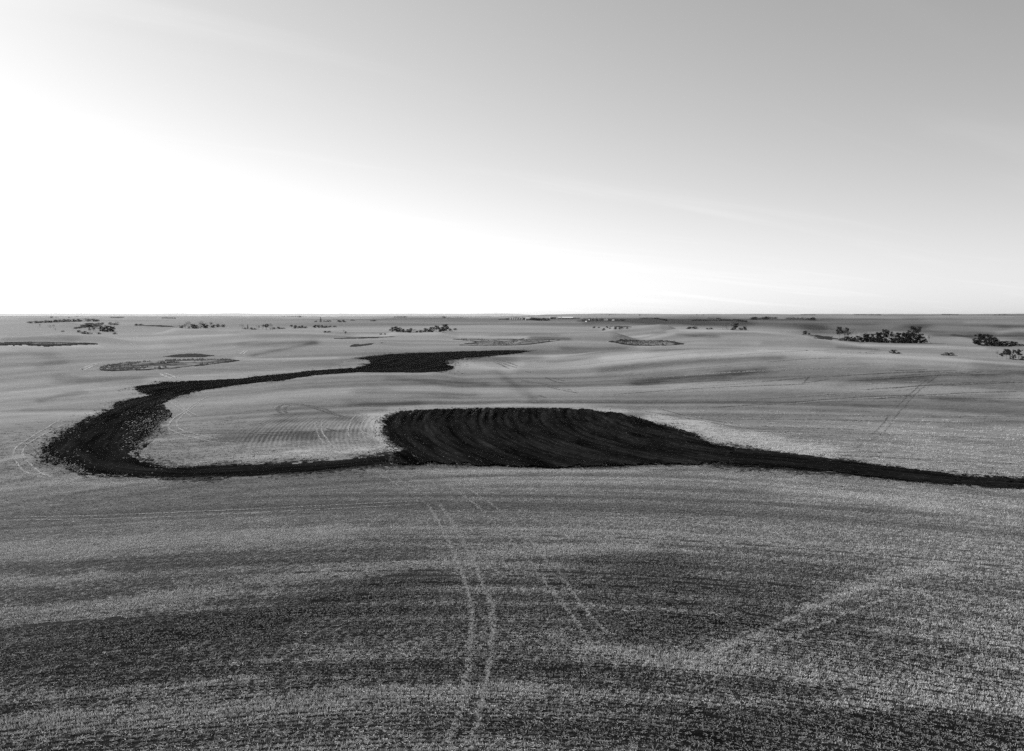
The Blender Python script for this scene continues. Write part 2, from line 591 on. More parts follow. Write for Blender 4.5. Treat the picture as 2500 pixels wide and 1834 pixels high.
# ------------------------------------------------------------------ bare black soil: ragged sheets laid on the field
def densify(P, step):
    P = np.array(P, float); out = []
    for a, b in zip(P, np.roll(P, -1, 0)):
        n = max(1, int(np.hypot(*(b - a)) / step))
        for i in range(n):
            out.append(a + (b - a) * i / n)
    return np.array(out)


def sdf_poly(x, y, P):
    d2 = np.full(x.shape, 1e18); inside = np.zeros(x.shape, bool)
    for a, b in zip(P, np.roll(P, -1, 0)):
        ex, ey = b - a
        L = ex * ex + ey * ey + 1e-12
        wx, wy = x - a[0], y - a[1]
        t = np.clip((wx * ex + wy * ey) / L, 0, 1)
        d2 = np.minimum(d2, (wx - t * ex) ** 2 + (wy - t * ey) ** 2)
        c = ((a[1] <= y) & (b[1] > y)) | ((b[1] <= y) & (a[1] > y))
        if ey != 0:
            xi = a[0] + (y - a[1]) / ey * ex
            inside ^= c & (x < xi)
    d = np.sqrt(d2)
    return np.where(inside, -d, d)


def polyline_sd(x, y, P):
    """arc length and signed distance to a polyline"""
    best = np.full(x.shape, 1e18); s = np.zeros(x.shape); d = np.zeros(x.shape); acc = 0.0
    for a, b in zip(P[:-1], P[1:]):
        ex, ey = b - a
        L = math.hypot(ex, ey) + 1e-9
        wx, wy = x - a[0], y - a[1]
        t = np.clip((wx * ex + wy * ey) / L / L, 0, 1)
        q = (wx - t * ex) ** 2 + (wy - t * ey) ** 2
        m = q < best
        best = np.where(m, q, best)
        s = np.where(m, acc + t * L, s)
        d = np.where(m, np.sqrt(q) * np.sign(ex * wy - ey * wx), d)
        acc += L
    return s, d


def ground_poly(P, step=10):
    D = densify(P, step)
    return ground_at(D[:, 0], D[:, 1])[:, :2]


SOIL_POLYS = []     # kept so that stubble stays off the bare soil


def sheet(name, P, mat, zoff, flow, ragged=1.0, fine=0.5, res=1.0, hole=None, rim=0.0, clod=0.05, extra=None, label=None, keep=True, furrow=0.0):
    """a ragged-edged sheet over the polygon P (photograph points); flow(x, y) gives along/across coordinates"""
    G = ground_poly(P)
    if keep:
        SOIL_POLYS.append(G)
    th = np.arctan2(G[:, 0], G[:, 1]); r = np.hypot(G[:, 0], G[:, 1])
    pad = ragged * 3.5
    t0, t1 = th.min() - pad / r.min(), th.max() + pad / r.min()
    t0, t1 = max(t0, math.radians(-41)), min(t1, math.radians(41))
    r0, r1 = r.min() - pad, r.max() + pad
    dth = math.radians(0.055 * res)
    T = np.arange(t0, t1 + dth, dth)
    R = [r0]
    while R[-1] < r1:
        R.append(R[-1] + min(max(R[-1] ** 2 * 0.00127 / CAM_H * 0.5 * res, 0.08), 0.006 * R[-1]))
    R = np.array(R)
    a, b = np.meshgrid(R, T, indexing='ij')
    x, y = (a * np.sin(b)).ravel(), (a * np.cos(b)).ravel()
    sd = sdf_poly(x, y, G)
    s, d = flow(x, y)
    scale = np.clip(a.ravel() / 140, 0.8, 4)
    n1 = noise_axis(s / (7 * scale), d / (0.75 * scale), 51) + 0.6 * noise_axis(s / (2.5 * scale), d / (0.35 * scale), 52)
    n2 = noise(x / (1.2 * scale), y / (1.6 * scale), 53)
    n3 = noise(x / (6 * scale), y / (8 * scale), 54)
    grow = 1.0 if keep else scale ** 0.6          # far, low-angle margins are frayed over a longer stretch
    lvl = sd + ragged * grow * (0.8 * n1 + 0.5 * n3) + fine * grow * n2
    if hole is not None:
        lvl = np.maximum(lvl, hole(x, y, s, d, n1, n2))
    z = height(x, y) + zoff
    z = z + clod * (0.6 * noise_axis(s / 3.5, d / 0.55, 57) + 0.5 * n2)
    if furrow:
        z = z + furrow * np.sin(2 * math.pi * d / 1.9 + 1.2 * noise_axis(s / 20, d / 6, 58)) * np.clip(0.65 + 0.8 * noise(x / 9, y / 9, 59), 0, 1.3) * np.clip(-sd / 5, 0.12, 1)
    F = grid_faces(len(R), len(T)).reshape(-1, 4)[:, ::-1]
    keepf = (lvl[F] < 0).sum(1) >= 2
    F = F[keepf]
    used = np.unique(F)
    remap = np.full(len(x), -1); remap[used] = np.arange(len(used))
    at = {'along': s[used], 'across': d[used], 'edge': np.clip(-lvl[used] / (2.0 * scale[used]), 0, 1)}
    if rim:
        at['rim'] = np.clip(-sd[used] / rim + 0.25 * n1[used], 0, 1)
    if extra:
        for kx, fx in extra.items():
            at[kx] = fx(x[used], y[used], z[used])
    me = mesh_np(name, np.stack([x, y, z], 1)[used], remap[F], mat, at, True)
    o = tag(link(name, me), label, kind='structure')
    return o


def soil_material(name, dark, pale, fleck):
    k = NT(name)
    p, x, y, z = k.pos()
    s = k.attr('along'); d = k.attr('across'); e = k.attr('edge')
    st = k.noise(k.xyz(k.math('MULTIPLY', s, 0.07), k.math('MULTIPLY', d, 1.0)), 1.0, 4, 0.65)
    st2 = k.noise(k.xyz(k.math('MULTIPLY', s, 0.03), k.math('MULTIPLY', d, 0.28)), 1.0, 3, 0.6)
    g = k.noise(p, 1.3, 4, 0.75)
    base = k.math('ADD', k.math('MULTIPLY', st, 0.6), k.math('MULTIPLY', st2, 0.6))
    base = k.math('ADD', base, k.math('MULTIPLY', g, 0.45))
    # loose straw left near the edges and in the streaks
    fl = k.remap(k.math('ADD', k.math('ADD', k.math('MULTIPLY', g, 0.8), k.math('MULTIPLY', st, 0.6)), k.math('MULTIPLY', e, -0.22)), 0.74, 0.98, 0.0, fleck, True)
    c = k.remap(k.math('POWER', k.remap(base, 0.55, 1.12, 0.0, 1.0), 2.0), 0.0, 1.0, dark, pale)
    k.grey(k.math('ADD', c, fl))
    k.bump(k.math('ADD', k.math('MULTIPLY', st, 1.0), g), 0.8, 0.22)
    k.b.inputs['Specular IOR Level'].default_value = 0.0
    return k.m


M_SOIL = soil_material('black_soil', 0.001, 0.032, 0.06)
M_TILLED = soil_material('tilled_black_soil', 0.001, 0.034, 0.05)
M_THIN = soil_material('thin_dark_ground', 0.02, 0.11, 0.12)

CL = ground_at(*np.array([(1300, 857.5), (1150, 864), (1000, 885), (880, 902), (790, 909), (700, 918), (560, 934), (430, 952), (360, 985), (300, 1020), (235, 1065),
                          (205, 1098), (245, 1128), (330, 1148), (440, 1157), (600, 1150), (760, 1140), (900, 1127), (1100, 1120), (1400, 1116),
                          (1700, 1114), (1880, 1122), (2120, 1150), (2350, 1174), (2560, 1180)], float).T)[:, :2]


def flow_channel(x, y):
    return polyline_sd(x, y, CL)


def flow_arc(x, y):
    dx, dy = x - C_ARC[0], y - C_ARC[1]
    rho = np.hypot(dx, dy)
    return np.arctan2(dy, -dx) * 115, rho


def flow_rows(x, y):
    v, u = row_coords(x, y)
    return u, v


CHANNEL = [(879, 898), (799, 903), (719, 910), (600, 924), (520, 929), (400, 934), (332, 945), (338, 957), (368, 965), (300, 981), (280, 996), (240, 1011), (192, 1037),
           (148, 1068), (113, 1094), (111, 1112), (136, 1126), (180, 1141), (196, 1158), (260, 1163), (340, 1166), (440, 1171), (600, 1164), (760, 1155), (900, 1140),
           (980, 1135), (980, 1104), (900, 1114), (760, 1126), (600, 1135), (420, 1143), (360, 1128), (322, 1110), (340, 1094), (356, 1066), (380, 1038), (409, 1016),
           (407, 998), (389, 990), (405, 978), (440, 964), (520, 948), (600, 937), (685, 929), (770, 916), (879, 909)]
BASIN = [(955, 1016), (978, 1008), (1040, 1003), (1111, 1002), (1266, 999), (1422, 1002), (1510, 1013), (1621, 1042), (1688, 1064), (1737, 1087), (1790, 1096),
         (1780, 1134), (1720, 1133), (1555, 1135),
         (1422, 1140), (1333, 1143), (1200, 1138), (1066, 1132), (960, 1136), (960, 1108), (988, 1103), (976, 1096), (946, 1078), (934, 1051), (940, 1032)]
ARM = [(1640, 1078), (1737, 1089), (1880, 1106), (2000, 1119), (2120, 1136), (2279, 1158), (2359, 1169), (2500, 1173), (2640, 1176), (2640, 1186), (2500, 1186), (2467, 1189),
       (2359, 1182), (2200, 1171), (2000, 1153), (1840, 1140), (1720, 1132), (1640, 1132)]
UPPER = [(876, 875), (941, 866), (1026, 862), (1130, 859), (1240, 856), (1290, 857), (1270, 861), (1200, 869), (1130, 875), (1084, 880), (1086, 890), (1106, 899), (1083, 906),
         (1026, 910), (941, 909.5), (870, 909), (860, 903), (872, 898), (894, 892), (905, 883), (892, 878)]


def arm_gaps(x, y, s, d, n1, n2):
    """the strip thins out and breaks up towards the right"""
    px, py = pix(x, y, height(x, y))
    return n1 + 0.5 * n2 - 2.2 + 1.75 * smooth(1850, 2450, px)


soil_upper = sheet('tilled_hollow', UPPER, M_SOIL, 0.10, flow_channel, 1.6, 0.8, label='black bare soil hollow with a long tapering arm, behind the knoll')
soil_channel = sheet('soil_channel', CHANNEL, M_SOIL, 0.07, flow_channel, 1.5, 0.6, label='black bare soil channel bending round the knoll in a hook')
soil_basin = sheet('tilled_basin', BASIN, M_TILLED, 0.30, flow_arc, 0.9, 0.8, clod=0.12, furrow=0.14, label='large black tilled basin with curved furrows')



def crumbs(name, P, mat, flow, count, reach, size, inward, label, seed, box_px=None):
    """loose bits thrown over the edge of the tilled soil (outwards) or left lying on it (inwards)"""
    G = ground_poly(P)
    rg = np.random.default_rng(seed)
    lo, hi = G.min(0) - reach * 2, G.max(0) + reach * 2
    V, F = [], []
    n = 0; tries = 0
    while n < count and tries < 60:
        tries += 1
        q = rg.uniform(lo, hi, (20000, 2))
        sd = sdf_poly(q[:, 0], q[:, 1], G)
        if inward:
            sd = -sd
        pch = fbm(q[:, 0] / 7, q[:, 1] / 9, seed, 2)
        pr = np.exp(-np.maximum(sd, 0) / reach * (1.3 - pch)) * (sd > -0.6) * np.clip(.65 + pch * 1.3, 0, 1)
        m = rg.uniform(0, 1, len(q)) < pr
        if box_px is not None:
            qx, qy = pix(q[:, 0], q[:, 1], height(q[:, 0], q[:, 1]))
            m &= (qx > box_px[0]) & (qx < box_px[1]) & (qy > box_px[2]) & (qy < box_px[3])
        q = q[m]
        if not len(q):
            continue
        s0, d0 = flow(q[:, 0], q[:, 1]); s1, d1 = flow(q[:, 0] + .2, q[:, 1]); s2, d2 = flow(q[:, 0], q[:, 1] + .2)
        ang = np.arctan2(-(d1 - d0), (d2 - d0)) + rg.normal(0, .35, len(q))
        ln = size * rg.uniform(.5, 2.4, len(q)); wd = size * rg.uniform(.25, .7, len(q))
        z = height(q[:, 0], q[:, 1])
        for i in range(len(q)):
            if n >= count:
                break
            ca, sa = math.cos(ang[i]), math.sin(ang[i])
            k = len(V)
            zz0 = z[i] + (0.17 if inward else 0.05)
            for u_, w_, dz_ in ((-1, -.5, 0), (.6, -1, .04), (1, .6, .1), (-.6, 1, .06)):
                V.append((q[i, 0] + ca * ln[i] * u_ - sa * wd[i] * w_, q[i, 1] + sa * ln[i] * u_ + ca * wd[i] * w_, zz0 + dz_ * rg.uniform(.3, 1.4)))
            F.append((k, k + 1, k + 2, k + 3)); n += 1
    if F:
        tag(link(name, mesh_np(name, V, F, mat)), label, kind='stuff')


M_CRUMB = plain('soil_crumbs', 0.007, var=0.5, scale=1.5)
M_LITTER = plain('straw_litter', 0.20, var=0.5, scale=1.5)
crumbs('soil_crumbs', CHANNEL, M_CRUMB, flow_channel, 6000, 1.1, 0.20, False, 'black crumbs scattered along the edges of the channel', 201)
crumbs('soil_crumbs', BASIN, M_CRUMB, flow_arc, 4500, 1.0, 0.18, False, 'black crumbs scattered round the large tilled basin', 202)
crumbs('soil_crumbs', ARM, M_CRUMB, flow_channel, 3200, 1.0, 0.18, False, 'black crumbs scattered along the right strip', 206)
crumbs('soil_crumbs', UPPER, M_CRUMB, flow_channel, 2500, 2.2, 0.45, False, 'black crumbs scattered round the upper hollow', 203)
crumbs('straw_litter', CHANNEL, M_LITTER, flow_channel, 1500, 1.6, 0.10, True, 'loose straw lying on the black channel', 204, (90, 460, 930, 1180))
crumbs('straw_litter', CHANNEL, M_LITTER, flow_channel, 1500, 5.0, 0.15, True, 'straw mixed into the soil inside the bend', 207, (296, 425, 1005, 1122))
crumbs('straw_litter', BASIN, M_LITTER, flow_arc, 4200, 2.6, 0.12, True, 'loose straw lying on the large tilled basin', 205)

soil_arm = sheet('soil_strip', ARM, M_SOIL, 0.20, flow_channel, 1.5, 0.7, hole=arm_gaps, label='black soil strip running off from the basin to the right edge')

# smaller dark patches and dried sloughs
DRY = [
    ('dark_patch', [(395, 871), (430, 866), (470, 862), (500, 866), (535, 868), (500, 872), (440, 873)], 'thin dark soil patch above the long reedy slough'),
    ('dark_patch', [(850, 846), (870, 841), (900, 838), (935, 837), (915, 842), (890, 846)], 'thin dark soil patch left of the upper black hollow'),
    ('dark_patch', [(172, 803), (196, 798), (214, 794), (235, 797), (212, 800)], 'dark strip under the dome bush'),  # darker strip trailing left from the foot of the bush
    ('dark_patch', [(345, 794.5), (380, 794), (410, 796), (436, 799), (410, 798.5), (370, 796.5)], 'dark soil strip leading to the bare aspens'),
    ('dark_patch', [(805, 827), (860, 825), (920, 823), (982, 821), (920, 825), (860, 827)], 'narrow dark wet streak below the small bushes'),
    ('dark_patch', [(1993, 826), (2010, 821), (2032, 823), (2036, 828), (2015, 829)], 'dark weedy patch left of the aspen grove'),
    ('dark_patch', [(1490, 796.5), (1530, 797), (1545, 799), (1510, 798.6)], 'thin dark streak above the scattered scrub'),
]
for nm, P, lb in DRY:
    sheet(nm, P, M_THIN, 0.10, flow_rows, 1.5, 0.9, res=0.8, label=lb, keep=False)


def slough_material():
    k = NT('slough_reed_bed')
    p, x, y, z = k.pos()
    s = k.attr('along'); d = k.attr('across'); rim = k.attr('rim')
    n = k.noise(k.xyz(k.math('MULTIPLY', s, 0.045), k.math('MULTIPLY', d, 0.11)), 1.0, 5, 0.7)
    n2 = k.noise(p, 0.5, 3, 0.7)
    m = k.math('ADD', k.math('MULTIPLY', n, 0.75), k.math('MULTIPLY', n2, 0.35))
    inner = k.remap(m, 0.42, 0.70, 0.02, 0.30, True)
    f = k.remap(k.math('ADD', rim, k.math('MULTIPLY', k.math('SUBTRACT', n, 0.5), 0.9)), 0.28, 0.62, 0.0, 1.0, True)
    mx = k.t.nodes.new('ShaderNodeMix'); mx.data_type = 'FLOAT'
    k.put(mx.inputs[0], f); k.put(mx.inputs[2], k.remap(n2, 0.3, 0.7, 0.012, 0.05)); k.put(mx.inputs[3], inner)
    k.grey(mx.outputs[0])
    k.bump(m, 0.6, 0.5)
    return k.m


M_SLOUGH = slough_material()
SLOUGHS = [
    ([(226, 901), (245, 895), (290, 888), (350, 884), (420, 880), (500, 878), (560, 878), (590, 880.5), (560, 885), (500, 892), (430, 899), (360, 903), (280, 906), (236, 905)], 8, 'long reedy slough with a black rim, left of the channel'),
    ([(1105, 828), (1150, 828), (1200, 829), (1300, 828.5), (1372, 830), (1340, 835), (1300, 841), (1240, 844), (1180, 845), (1120, 843), (1150, 838), (1160, 834)], 9, 'pale alkali slough with dark broken rim, beyond the black hollow'),
    ([(1485, 834), (1520, 832), (1600, 832), (1640, 834), (1661, 840), (1640, 843), (1580, 844), (1535, 842)], 9, 'oval dried slough ringed by a thin dark line'),
    ([(-30, 838), (40, 836), (120, 835), (190, 838), (242, 839), (200, 842), (150, 844), (110, 845), (60, 842), (-30, 843)], 12, 'flat dark reed bed at the left edge'),
]
M_REED = plain('dry_reed', 0.26, var=0.35, scale=0.6)
for i, (P, rim, lb) in enumerate(SLOUGHS):
    sheet('slough', P, M_SLOUGH, 0.12, flow_rows, 1.6, 0.9, res=0.8, rim=rim, clod=0.12, label=lb, keep=False)
    # dry reeds standing in the bed
    G = ground_poly(P)
    lo, hi = G.min(0), G.max(0)
    q = RNG.uniform(lo, hi, (9000, 2))
    sd = sdf_poly(q[:, 0], q[:, 1], G)
    clump = fbm(q[:, 0] / 9, q[:, 1] / 14, 81 + i, 2)
    q = q[(sd < -2) & (clump > 0.05)][:700]
    V = []; F = []
    for (x0, y0), z0 in zip(q, height(q[:, 0], q[:, 1])):
        a = random.uniform(0, math.pi); w = random.uniform(.15, .4); hh = random.uniform(.35, 1.0)
        c, s_ = math.cos(a) * w, math.sin(a) * w
        lx, ly = random.uniform(-.3, .3), random.uniform(-.3, .3)
        b = len(V)
        V += [(x0 - c, y0 - s_, z0), (x0 + c, y0 + s_, z0), (x0 + c * .5 + lx, y0 + s_ * .5 + ly, z0 + hh), (x0 - c * .9 + lx, y0 - s_ * .9 + ly, z0 + hh * .8)]
        F.append((b, b + 1, b + 2, b + 3))
    if F:
        tag(link('reeds', mesh_np('reeds', V, F, M_REED)), 'dry reeds standing in the ' + lb.split(',')[0], kind='stuff')

# ------------------------------------------------------------------ wheel tracks: narrow ribbons pressed into the field
M_TRACK_PALE = plain('flattened_straw', 0.20, var=0.35, scale=1.5)
M_TRACK_BLEACHED = plain('bleached_straw', 0.38, var=0.2, scale=1.0)
M_TRACK_DARK = plain('bared_wheel_rut', 0.10, var=0.5, scale=1.2)
TRACK_LINES = []
NEAR_LINES = []     # tracks close enough to show their bleached, flattened stubble


def smooth_curve(P, n=12):
    P = np.array(P, float)
    if len(P) < 3:
        t = np.linspace(0, 1, n * 2)[:, None]
        return P[0] * (1 - t) + P[-1] * t
    E = np.vstack([2 * P[0] - P[1], P, 2 * P[-1] - P[-2]])
    out = []
    for i in range(1, len(E) - 2):
        p0, p1, p2, p3 = E[i - 1:i + 3]
        for t in np.linspace(0, 1, n, endpoint=False):
            out.append(0.5 * ((2 * p1) + (-p0 + p2) * t + (2 * p0 - 5 * p1 + 4 * p2 - p3) * t * t + (-p0 + 3 * p1 - 3 * p2 + p3) * t ** 3))
    out.append(P[-1])
    return np.array(out)


def ribbon(V, F, P, width, broken=0.0, zoff=0.05, seed=0, cover=1.0, near=0):
    if isinstance(P, np.ndarray):
        g = P                                  # already on the ground
    else:
        c = smooth_curve(P)
        g = ground_at(c[:, 0], c[:, 1])[:, :2]
    # even steps along the ground
    L = np.concatenate([[0], np.cumsum(np.hypot(*np.diff(g, axis=0).T))])
    step = max(0.5, L[-1] / 260)
    t = np.arange(0, L[-1], step)
    g = np.stack([np.interp(t, L, g[:, 0]), np.interp(t, L, g[:, 1])], 1)
    if len(g) < 3:
        return
    if near:
        NEAR_LINES.append((g, width, near))
    else:
        TRACK_LINES.append((g, width))
    tn = np.gradient(g, axis=0)
    tn /= np.hypot(tn[:, 0], tn[:, 1])[:, None] + 1e-9
    Lg = t[-1] if len(t) else 0
    rg = np.random.default_rng(seed + 5)
    piece = 0.07 if near else min(width * 0.42, 0.10 + 0.0016 * float(np.hypot(g[:, 0], g[:, 1]).mean()))
    n = int(min(Lg / piece * 3.2 * (width / piece) * 0.42, 9000) * (1 - broken) * cover)
    q = np.sort(rg.uniform(0, Lg, n))
    gapn = noise(q / (9 * width + 2), q * 0 + seed * 3, 64) + rg.normal(0, .3, n)
    q = q[gapn > -0.9 + 1.1 * broken]
    ends = np.minimum(q, Lg - q) / (0.12 * Lg + 1e-6)
    q = q[rg.uniform(0, 1, len(q)) < ends]
    n = len(q)
    cx, cy = np.interp(q, t, g[:, 0]), np.interp(q, t, g[:, 1])
    tx, ty = np.interp(q, t, tn[:, 0]), np.interp(q, t, tn[:, 1])
    off = rg.normal(0, width * 0.27, n) + 0.5 * width * noise(q / (14 * width + 3), q * 0 + seed, 63)
    cx, cy = cx - ty * off, cy + tx * off
    for i in range(n):
        ln = piece * rg.uniform(.5, 1.5); wd = piece * rg.uniform(.18, .5)
        a_ = math.atan2(ty[i], tx[i]) + rg.normal(0, .45)
        ca, sa = math.cos(a_), math.sin(a_)
        k = len(V)
        for u_, w_ in ((-1, -.6), (.7, -1), (1, .7), (-.6, 1)):
            V.append((cx[i] + ca * ln * u_ - sa * wd * w_, cy[i] + sa * ln * u_ + ca * wd * w_, zoff + rg.uniform(-.01, .03)))
        F.append((k, k + 1, k + 2, k + 3))


def track(lines, pale, width, label, broken=0.15, cover=1.0, near=0):
    V, F = [], []
    for j, P in enumerate(lines):
        ribbon(V, F, P, width, broken, seed=j * 7 + len(label), cover=cover, near=near)
    if F:
        V = np.array(V); V[:, 2] += height(V[:, 0], V[:, 1])
        me = mesh_np('wheel_track', V, F, {True: M_TRACK_PALE, False: M_TRACK_DARK, 2: M_TRACK_BLEACHED}[pale])
        tag(link('wheel_track', me), label, kind='structure')


track([[(911, 1149), (960, 1178), (1010, 1212), (1050, 1240), (1086, 1307), (1119, 1379), (1140, 1437), (1148, 1470), (1151, 1517), (1146, 1583), (1137, 1670), (1115, 1760), (1090, 1850)],
       [(935, 1149), (990, 1180), (1040, 1212), (1079, 1240), (1126, 1314), (1159, 1379), (1184, 1441), (1197, 1470), (1202, 1524), (1197, 1597), (1188, 1670), (1165, 1760), (1135, 1850)]],
      True, 0.42, 'pale pair of wheel tracks curving down the foreground stubble', 0.15, 0.3, near=0.95)
track([[(1085, 1180), (1150, 1225), (1200, 1268), (1270, 1345), (1330, 1420), (1370, 1470), (1430, 1550), (1500, 1640)],
       [(1120, 1180), (1190, 1225), (1245, 1268), (1315, 1345), (1385, 1430), (1430, 1490), (1500, 1565), (1580, 1650)]],
      True, 0.36, 'fainter pale wheel tracks right of the foreground pair', 0.35, 0.25, near=0.6)
track([[(1640, 1655), (1700, 1622), (1760, 1592), (1870, 1540), (2000, 1480), (2150, 1424), (2300, 1386), (2520, 1370)], [(1700, 1680), (1790, 1632), (1900, 1572), (2040, 1512), (2180, 1456), (2330, 1412), (2520, 1394)]],
      True, 0.5, 'pale pair of wheel tracks sweeping up to the right edge', 0.35, 0.25, near=0.6)
track([[(-20, 1264), (150, 1262), (400, 1253), (700, 1240), (1050, 1222)], [(-20, 1271), (150, 1270), (420, 1262), (750, 1246), (1050, 1230)]], 2, 0.22,
      'pale pair of straight wheel tracks across the left stubble', 0.2)
track([[(150, 1024), (80, 1066), (44, 1090), (34, 1108), (40, 1130), (64, 1154), (120, 1172)], [(162, 1034), (92, 1070), (64, 1090), (56, 1110), (72, 1130), (104, 1157), (158, 1175)]],
      2, 0.3, 'pale wheel tracks looping round the end of the black channel', 0.12)
track([[(412, 979), (432, 995), (452, 1006), (470, 1021)], [(424, 977), (448, 997), (464, 1006), (486, 1018)],
       [(512, 966), (476, 986), (456, 1002), (424, 1022), (413, 1037), (417, 1049), (448, 1063), (520, 1079), (600, 1085)],
       [(500, 974), (484, 984), (464, 1000), (443, 1018), (431, 1034), (437, 1047), (466, 1058), (540, 1074)]],
      2, 0.35, 'pale crossing wheel tracks inside the bend of the channel', 0.08)
track([[(196, 905), (209, 896), (227, 889), (250, 885)], [(207, 905), (221, 896), (240, 889)], [(318, 838), (322, 843), (330, 848)], [(326, 837), (330, 842), (338, 846)],
       [(585, 866), (592, 860), (600, 855)], [(591, 866), (598, 860), (606, 855)], [(255, 827), (262, 831), (268, 832)], [(390, 912), (405, 918), (425, 925)], [(396, 910), (412, 916), (434, 924)]],
      2, 1.0, 'short pale turning tracks about the reedy slough', 0.0)
track([[(932, 1012), (908, 1024), (899, 1040), (906, 1058)], [(945, 1011), (920, 1024), (912, 1040), (919, 1057)], [(908, 1012), (888, 1028), (882, 1046), (888, 1066)], [(870, 1012), (856, 1030), (851, 1052), (858, 1080)],
       [(866, 1038), (900, 1062), (930, 1082), (958, 1098)], [(884, 1040), (915, 1062), (948, 1085), (984, 1102)], [(846, 1082), (872, 1096), (906, 1113)], [(770, 1030), (776, 1062), (800, 1092), (826, 1112)], [(784, 1028), (790, 1060), (814, 1090), (842, 1112)]],
      2, 0.3, 'pale curved passes round the left end of the tilled basin', 0.3)
track([[(2319, 900), (2279, 924), (2247, 952), (2215, 984), (2187, 1016), (2160, 1052), (2100, 1088), (2032, 1116)], [(2303, 903), (2263, 927), (2232, 952), (2198, 984), (2170, 1014), (2140, 1050), (2080, 1086)]],
      False, 0.3, 'dark pair of wheel ruts climbing the right hillside', 0.5, 0.8)
track([[(1206, 876), (1236, 884), (1268, 896)], [(1210, 882), (1240, 892), (1262, 899)], [(1184, 879), (1215, 888), (1244, 901)], [(1268, 927), (1328, 938), (1370, 948), (1407, 954)],
       [(1322, 940), (1360, 950), (1413, 961)], [(1331, 921), (1355, 931), (1382, 937)], [(1350, 923), (1376, 931)], [(1283, 907), (1298, 911)], [(1319, 966), (1335, 972)], [(1270, 931), (1300, 936)]],
      False, 0.75, 'dark broken wheel ruts behind the big tilled basin', 0.3)
track([[(690, 1014), (678, 1004), (680, 995), (690, 989), (710, 987), (742, 988), (770, 994), (795, 1001), (822, 1013), (857, 1020)],
       [(708, 1011), (696, 1004), (698, 996), (712, 990), (742, 990), (762, 996), (795, 1007), (831, 1018)]], False, 0.7, 'dark looped turning track left of the tilled basin', 0.12)
track([[(797, 1045), (822, 1052), (849, 1047)], [(600, 1058), (680, 1064), (730, 1066)]], False, 0.6, 'short dark rut among the curved cultivator rows', 0.3)
track([[(2183, 956), (2279, 944), (2400, 938), (2520, 933)], [(2170, 950), (2279, 939), (2400, 933), (2520, 929)], [(1942, 936), (1965, 935), (2025, 926)], [(1959, 936), (1976, 919)],
       [(2173, 906), (2220, 904), (2269, 902)]], False, 0.5, 'thin dark ruts along the right hilltop', 0.25)
track([[(1600, 996), (1680, 1016), (1800, 1036), (1920, 1044), (2100, 1050), (2180, 1060)], [(1560, 1002), (1680, 1022), (1820, 1046), (1930, 1050)], [(2010, 1108), (2100, 1104), (2200, 1106)]], False, 0.45,
      'long thin dark ruts right of the tilled basin', 0.4)
track([[(1480, 918), (1600, 908), (1740, 896), (1850, 886)], [(1500, 938), (1620, 926), (1760, 914), (1900, 905)], [(1620, 950), (1750, 942), (1900, 930), (2000, 922)], [(1700, 985), (1850, 975), (2050, 962)],
       [(1290, 1180), (1340, 1182), (1390, 1186)], [(1310, 1152), (1420, 1158), (1490, 1166)]], False, 0.35, 'faint dark drill lines across the right hillside', 0.45)


# long drill lines left by the seeder, fine dark and pale
rgl = random.Random(77)
dark_l, pale_l = [], []
for i in range(46):
    vv = 1 / rgl.uniform(1 / 420, 1 / 105)
    u0 = rgl.uniform(-.75, .35) * vv; u1 = u0 + rgl.uniform(.25, .9) * vv
    us = np.linspace(u0, min(u1, .78 * vv), 90)
    yy = np.full(us.shape, vv)
    for _ in range(8):
        yy = yy + (vv - row_coords(us, yy)[0])
    gl = np.stack([us, yy + 0.8 * noise(us / 60, us * 0 + i, 88)], 1)
    inside = np.zeros(len(gl), bool)
    for G in SOIL_POLYS:
        inside |= sdf_poly(gl[:, 0], gl[:, 1], G) < 1.5
    if inside.any():
        k0 = int(inside.argmax())
        gl = gl[:k0] if k0 > len(gl) - 1 - int(inside[::-1].argmax()) - k0 else gl[len(gl) - int(inside[::-1].argmax()):]
    if len(gl) > 12:
        (dark_l if rgl.random() < .68 else pale_l).append(gl)
hill_d, hill_p = [], []
for i in range(26):
    x0 = rgl.uniform(1420, 2150); y0 = 1010 - (x0 - 1420) * .035 - rgl.uniform(0, 130)
    L_ = rgl.uniform(160, 520); sl = -.05 - .012 * rgl.random()
    (hill_d if rgl.random() < .6 else hill_p).append([(x0, y0), (x0 + L_ * .5, y0 + sl * L_ * .5 - L_ * .006), (min(x0 + L_, 2540), y0 + sl * (min(x0 + L_, 2540) - x0) * .92)])
NL = len(TRACK_LINES)
track(dark_l, False, 0.32, 'thin dark drill lines curving over the stubble', 0.35)
track(pale_l, 2, 0.30, 'thin pale drill lines curving over the stubble', 0.4)
track(hill_d, False, 0.6, 'thin dark drill lines rising over the right hillside', 0.12)
track(hill_p, 2, 0.45, 'thin pale drill lines rising over the right hillside', 0.25)
del TRACK_LINES[NL:]


# ------------------------------------------------------------------ standing stubble: short stalks in seed rows
STUBS = []
for nm, lo_, hi_ in (('bleached_stubble', .58, .70), ('straw_stubble', .50, .62), ('dull_stubble', .38, .48), ('weathered_stubble', .27, .35)):
    k = NT(nm)
    oi = k.t.nodes.new('ShaderNodeObjectInfo')
    p_, _, _, _ = k.pos()
    k.grey(k.math('MULTIPLY', k.remap(oi.outputs['Random'], 0, 1, lo_, hi_), k.remap(k.noise(p_, 8.0, 2), 0.3, 0.7, 0.75, 1.25)))
    STUBS.append(k.m)

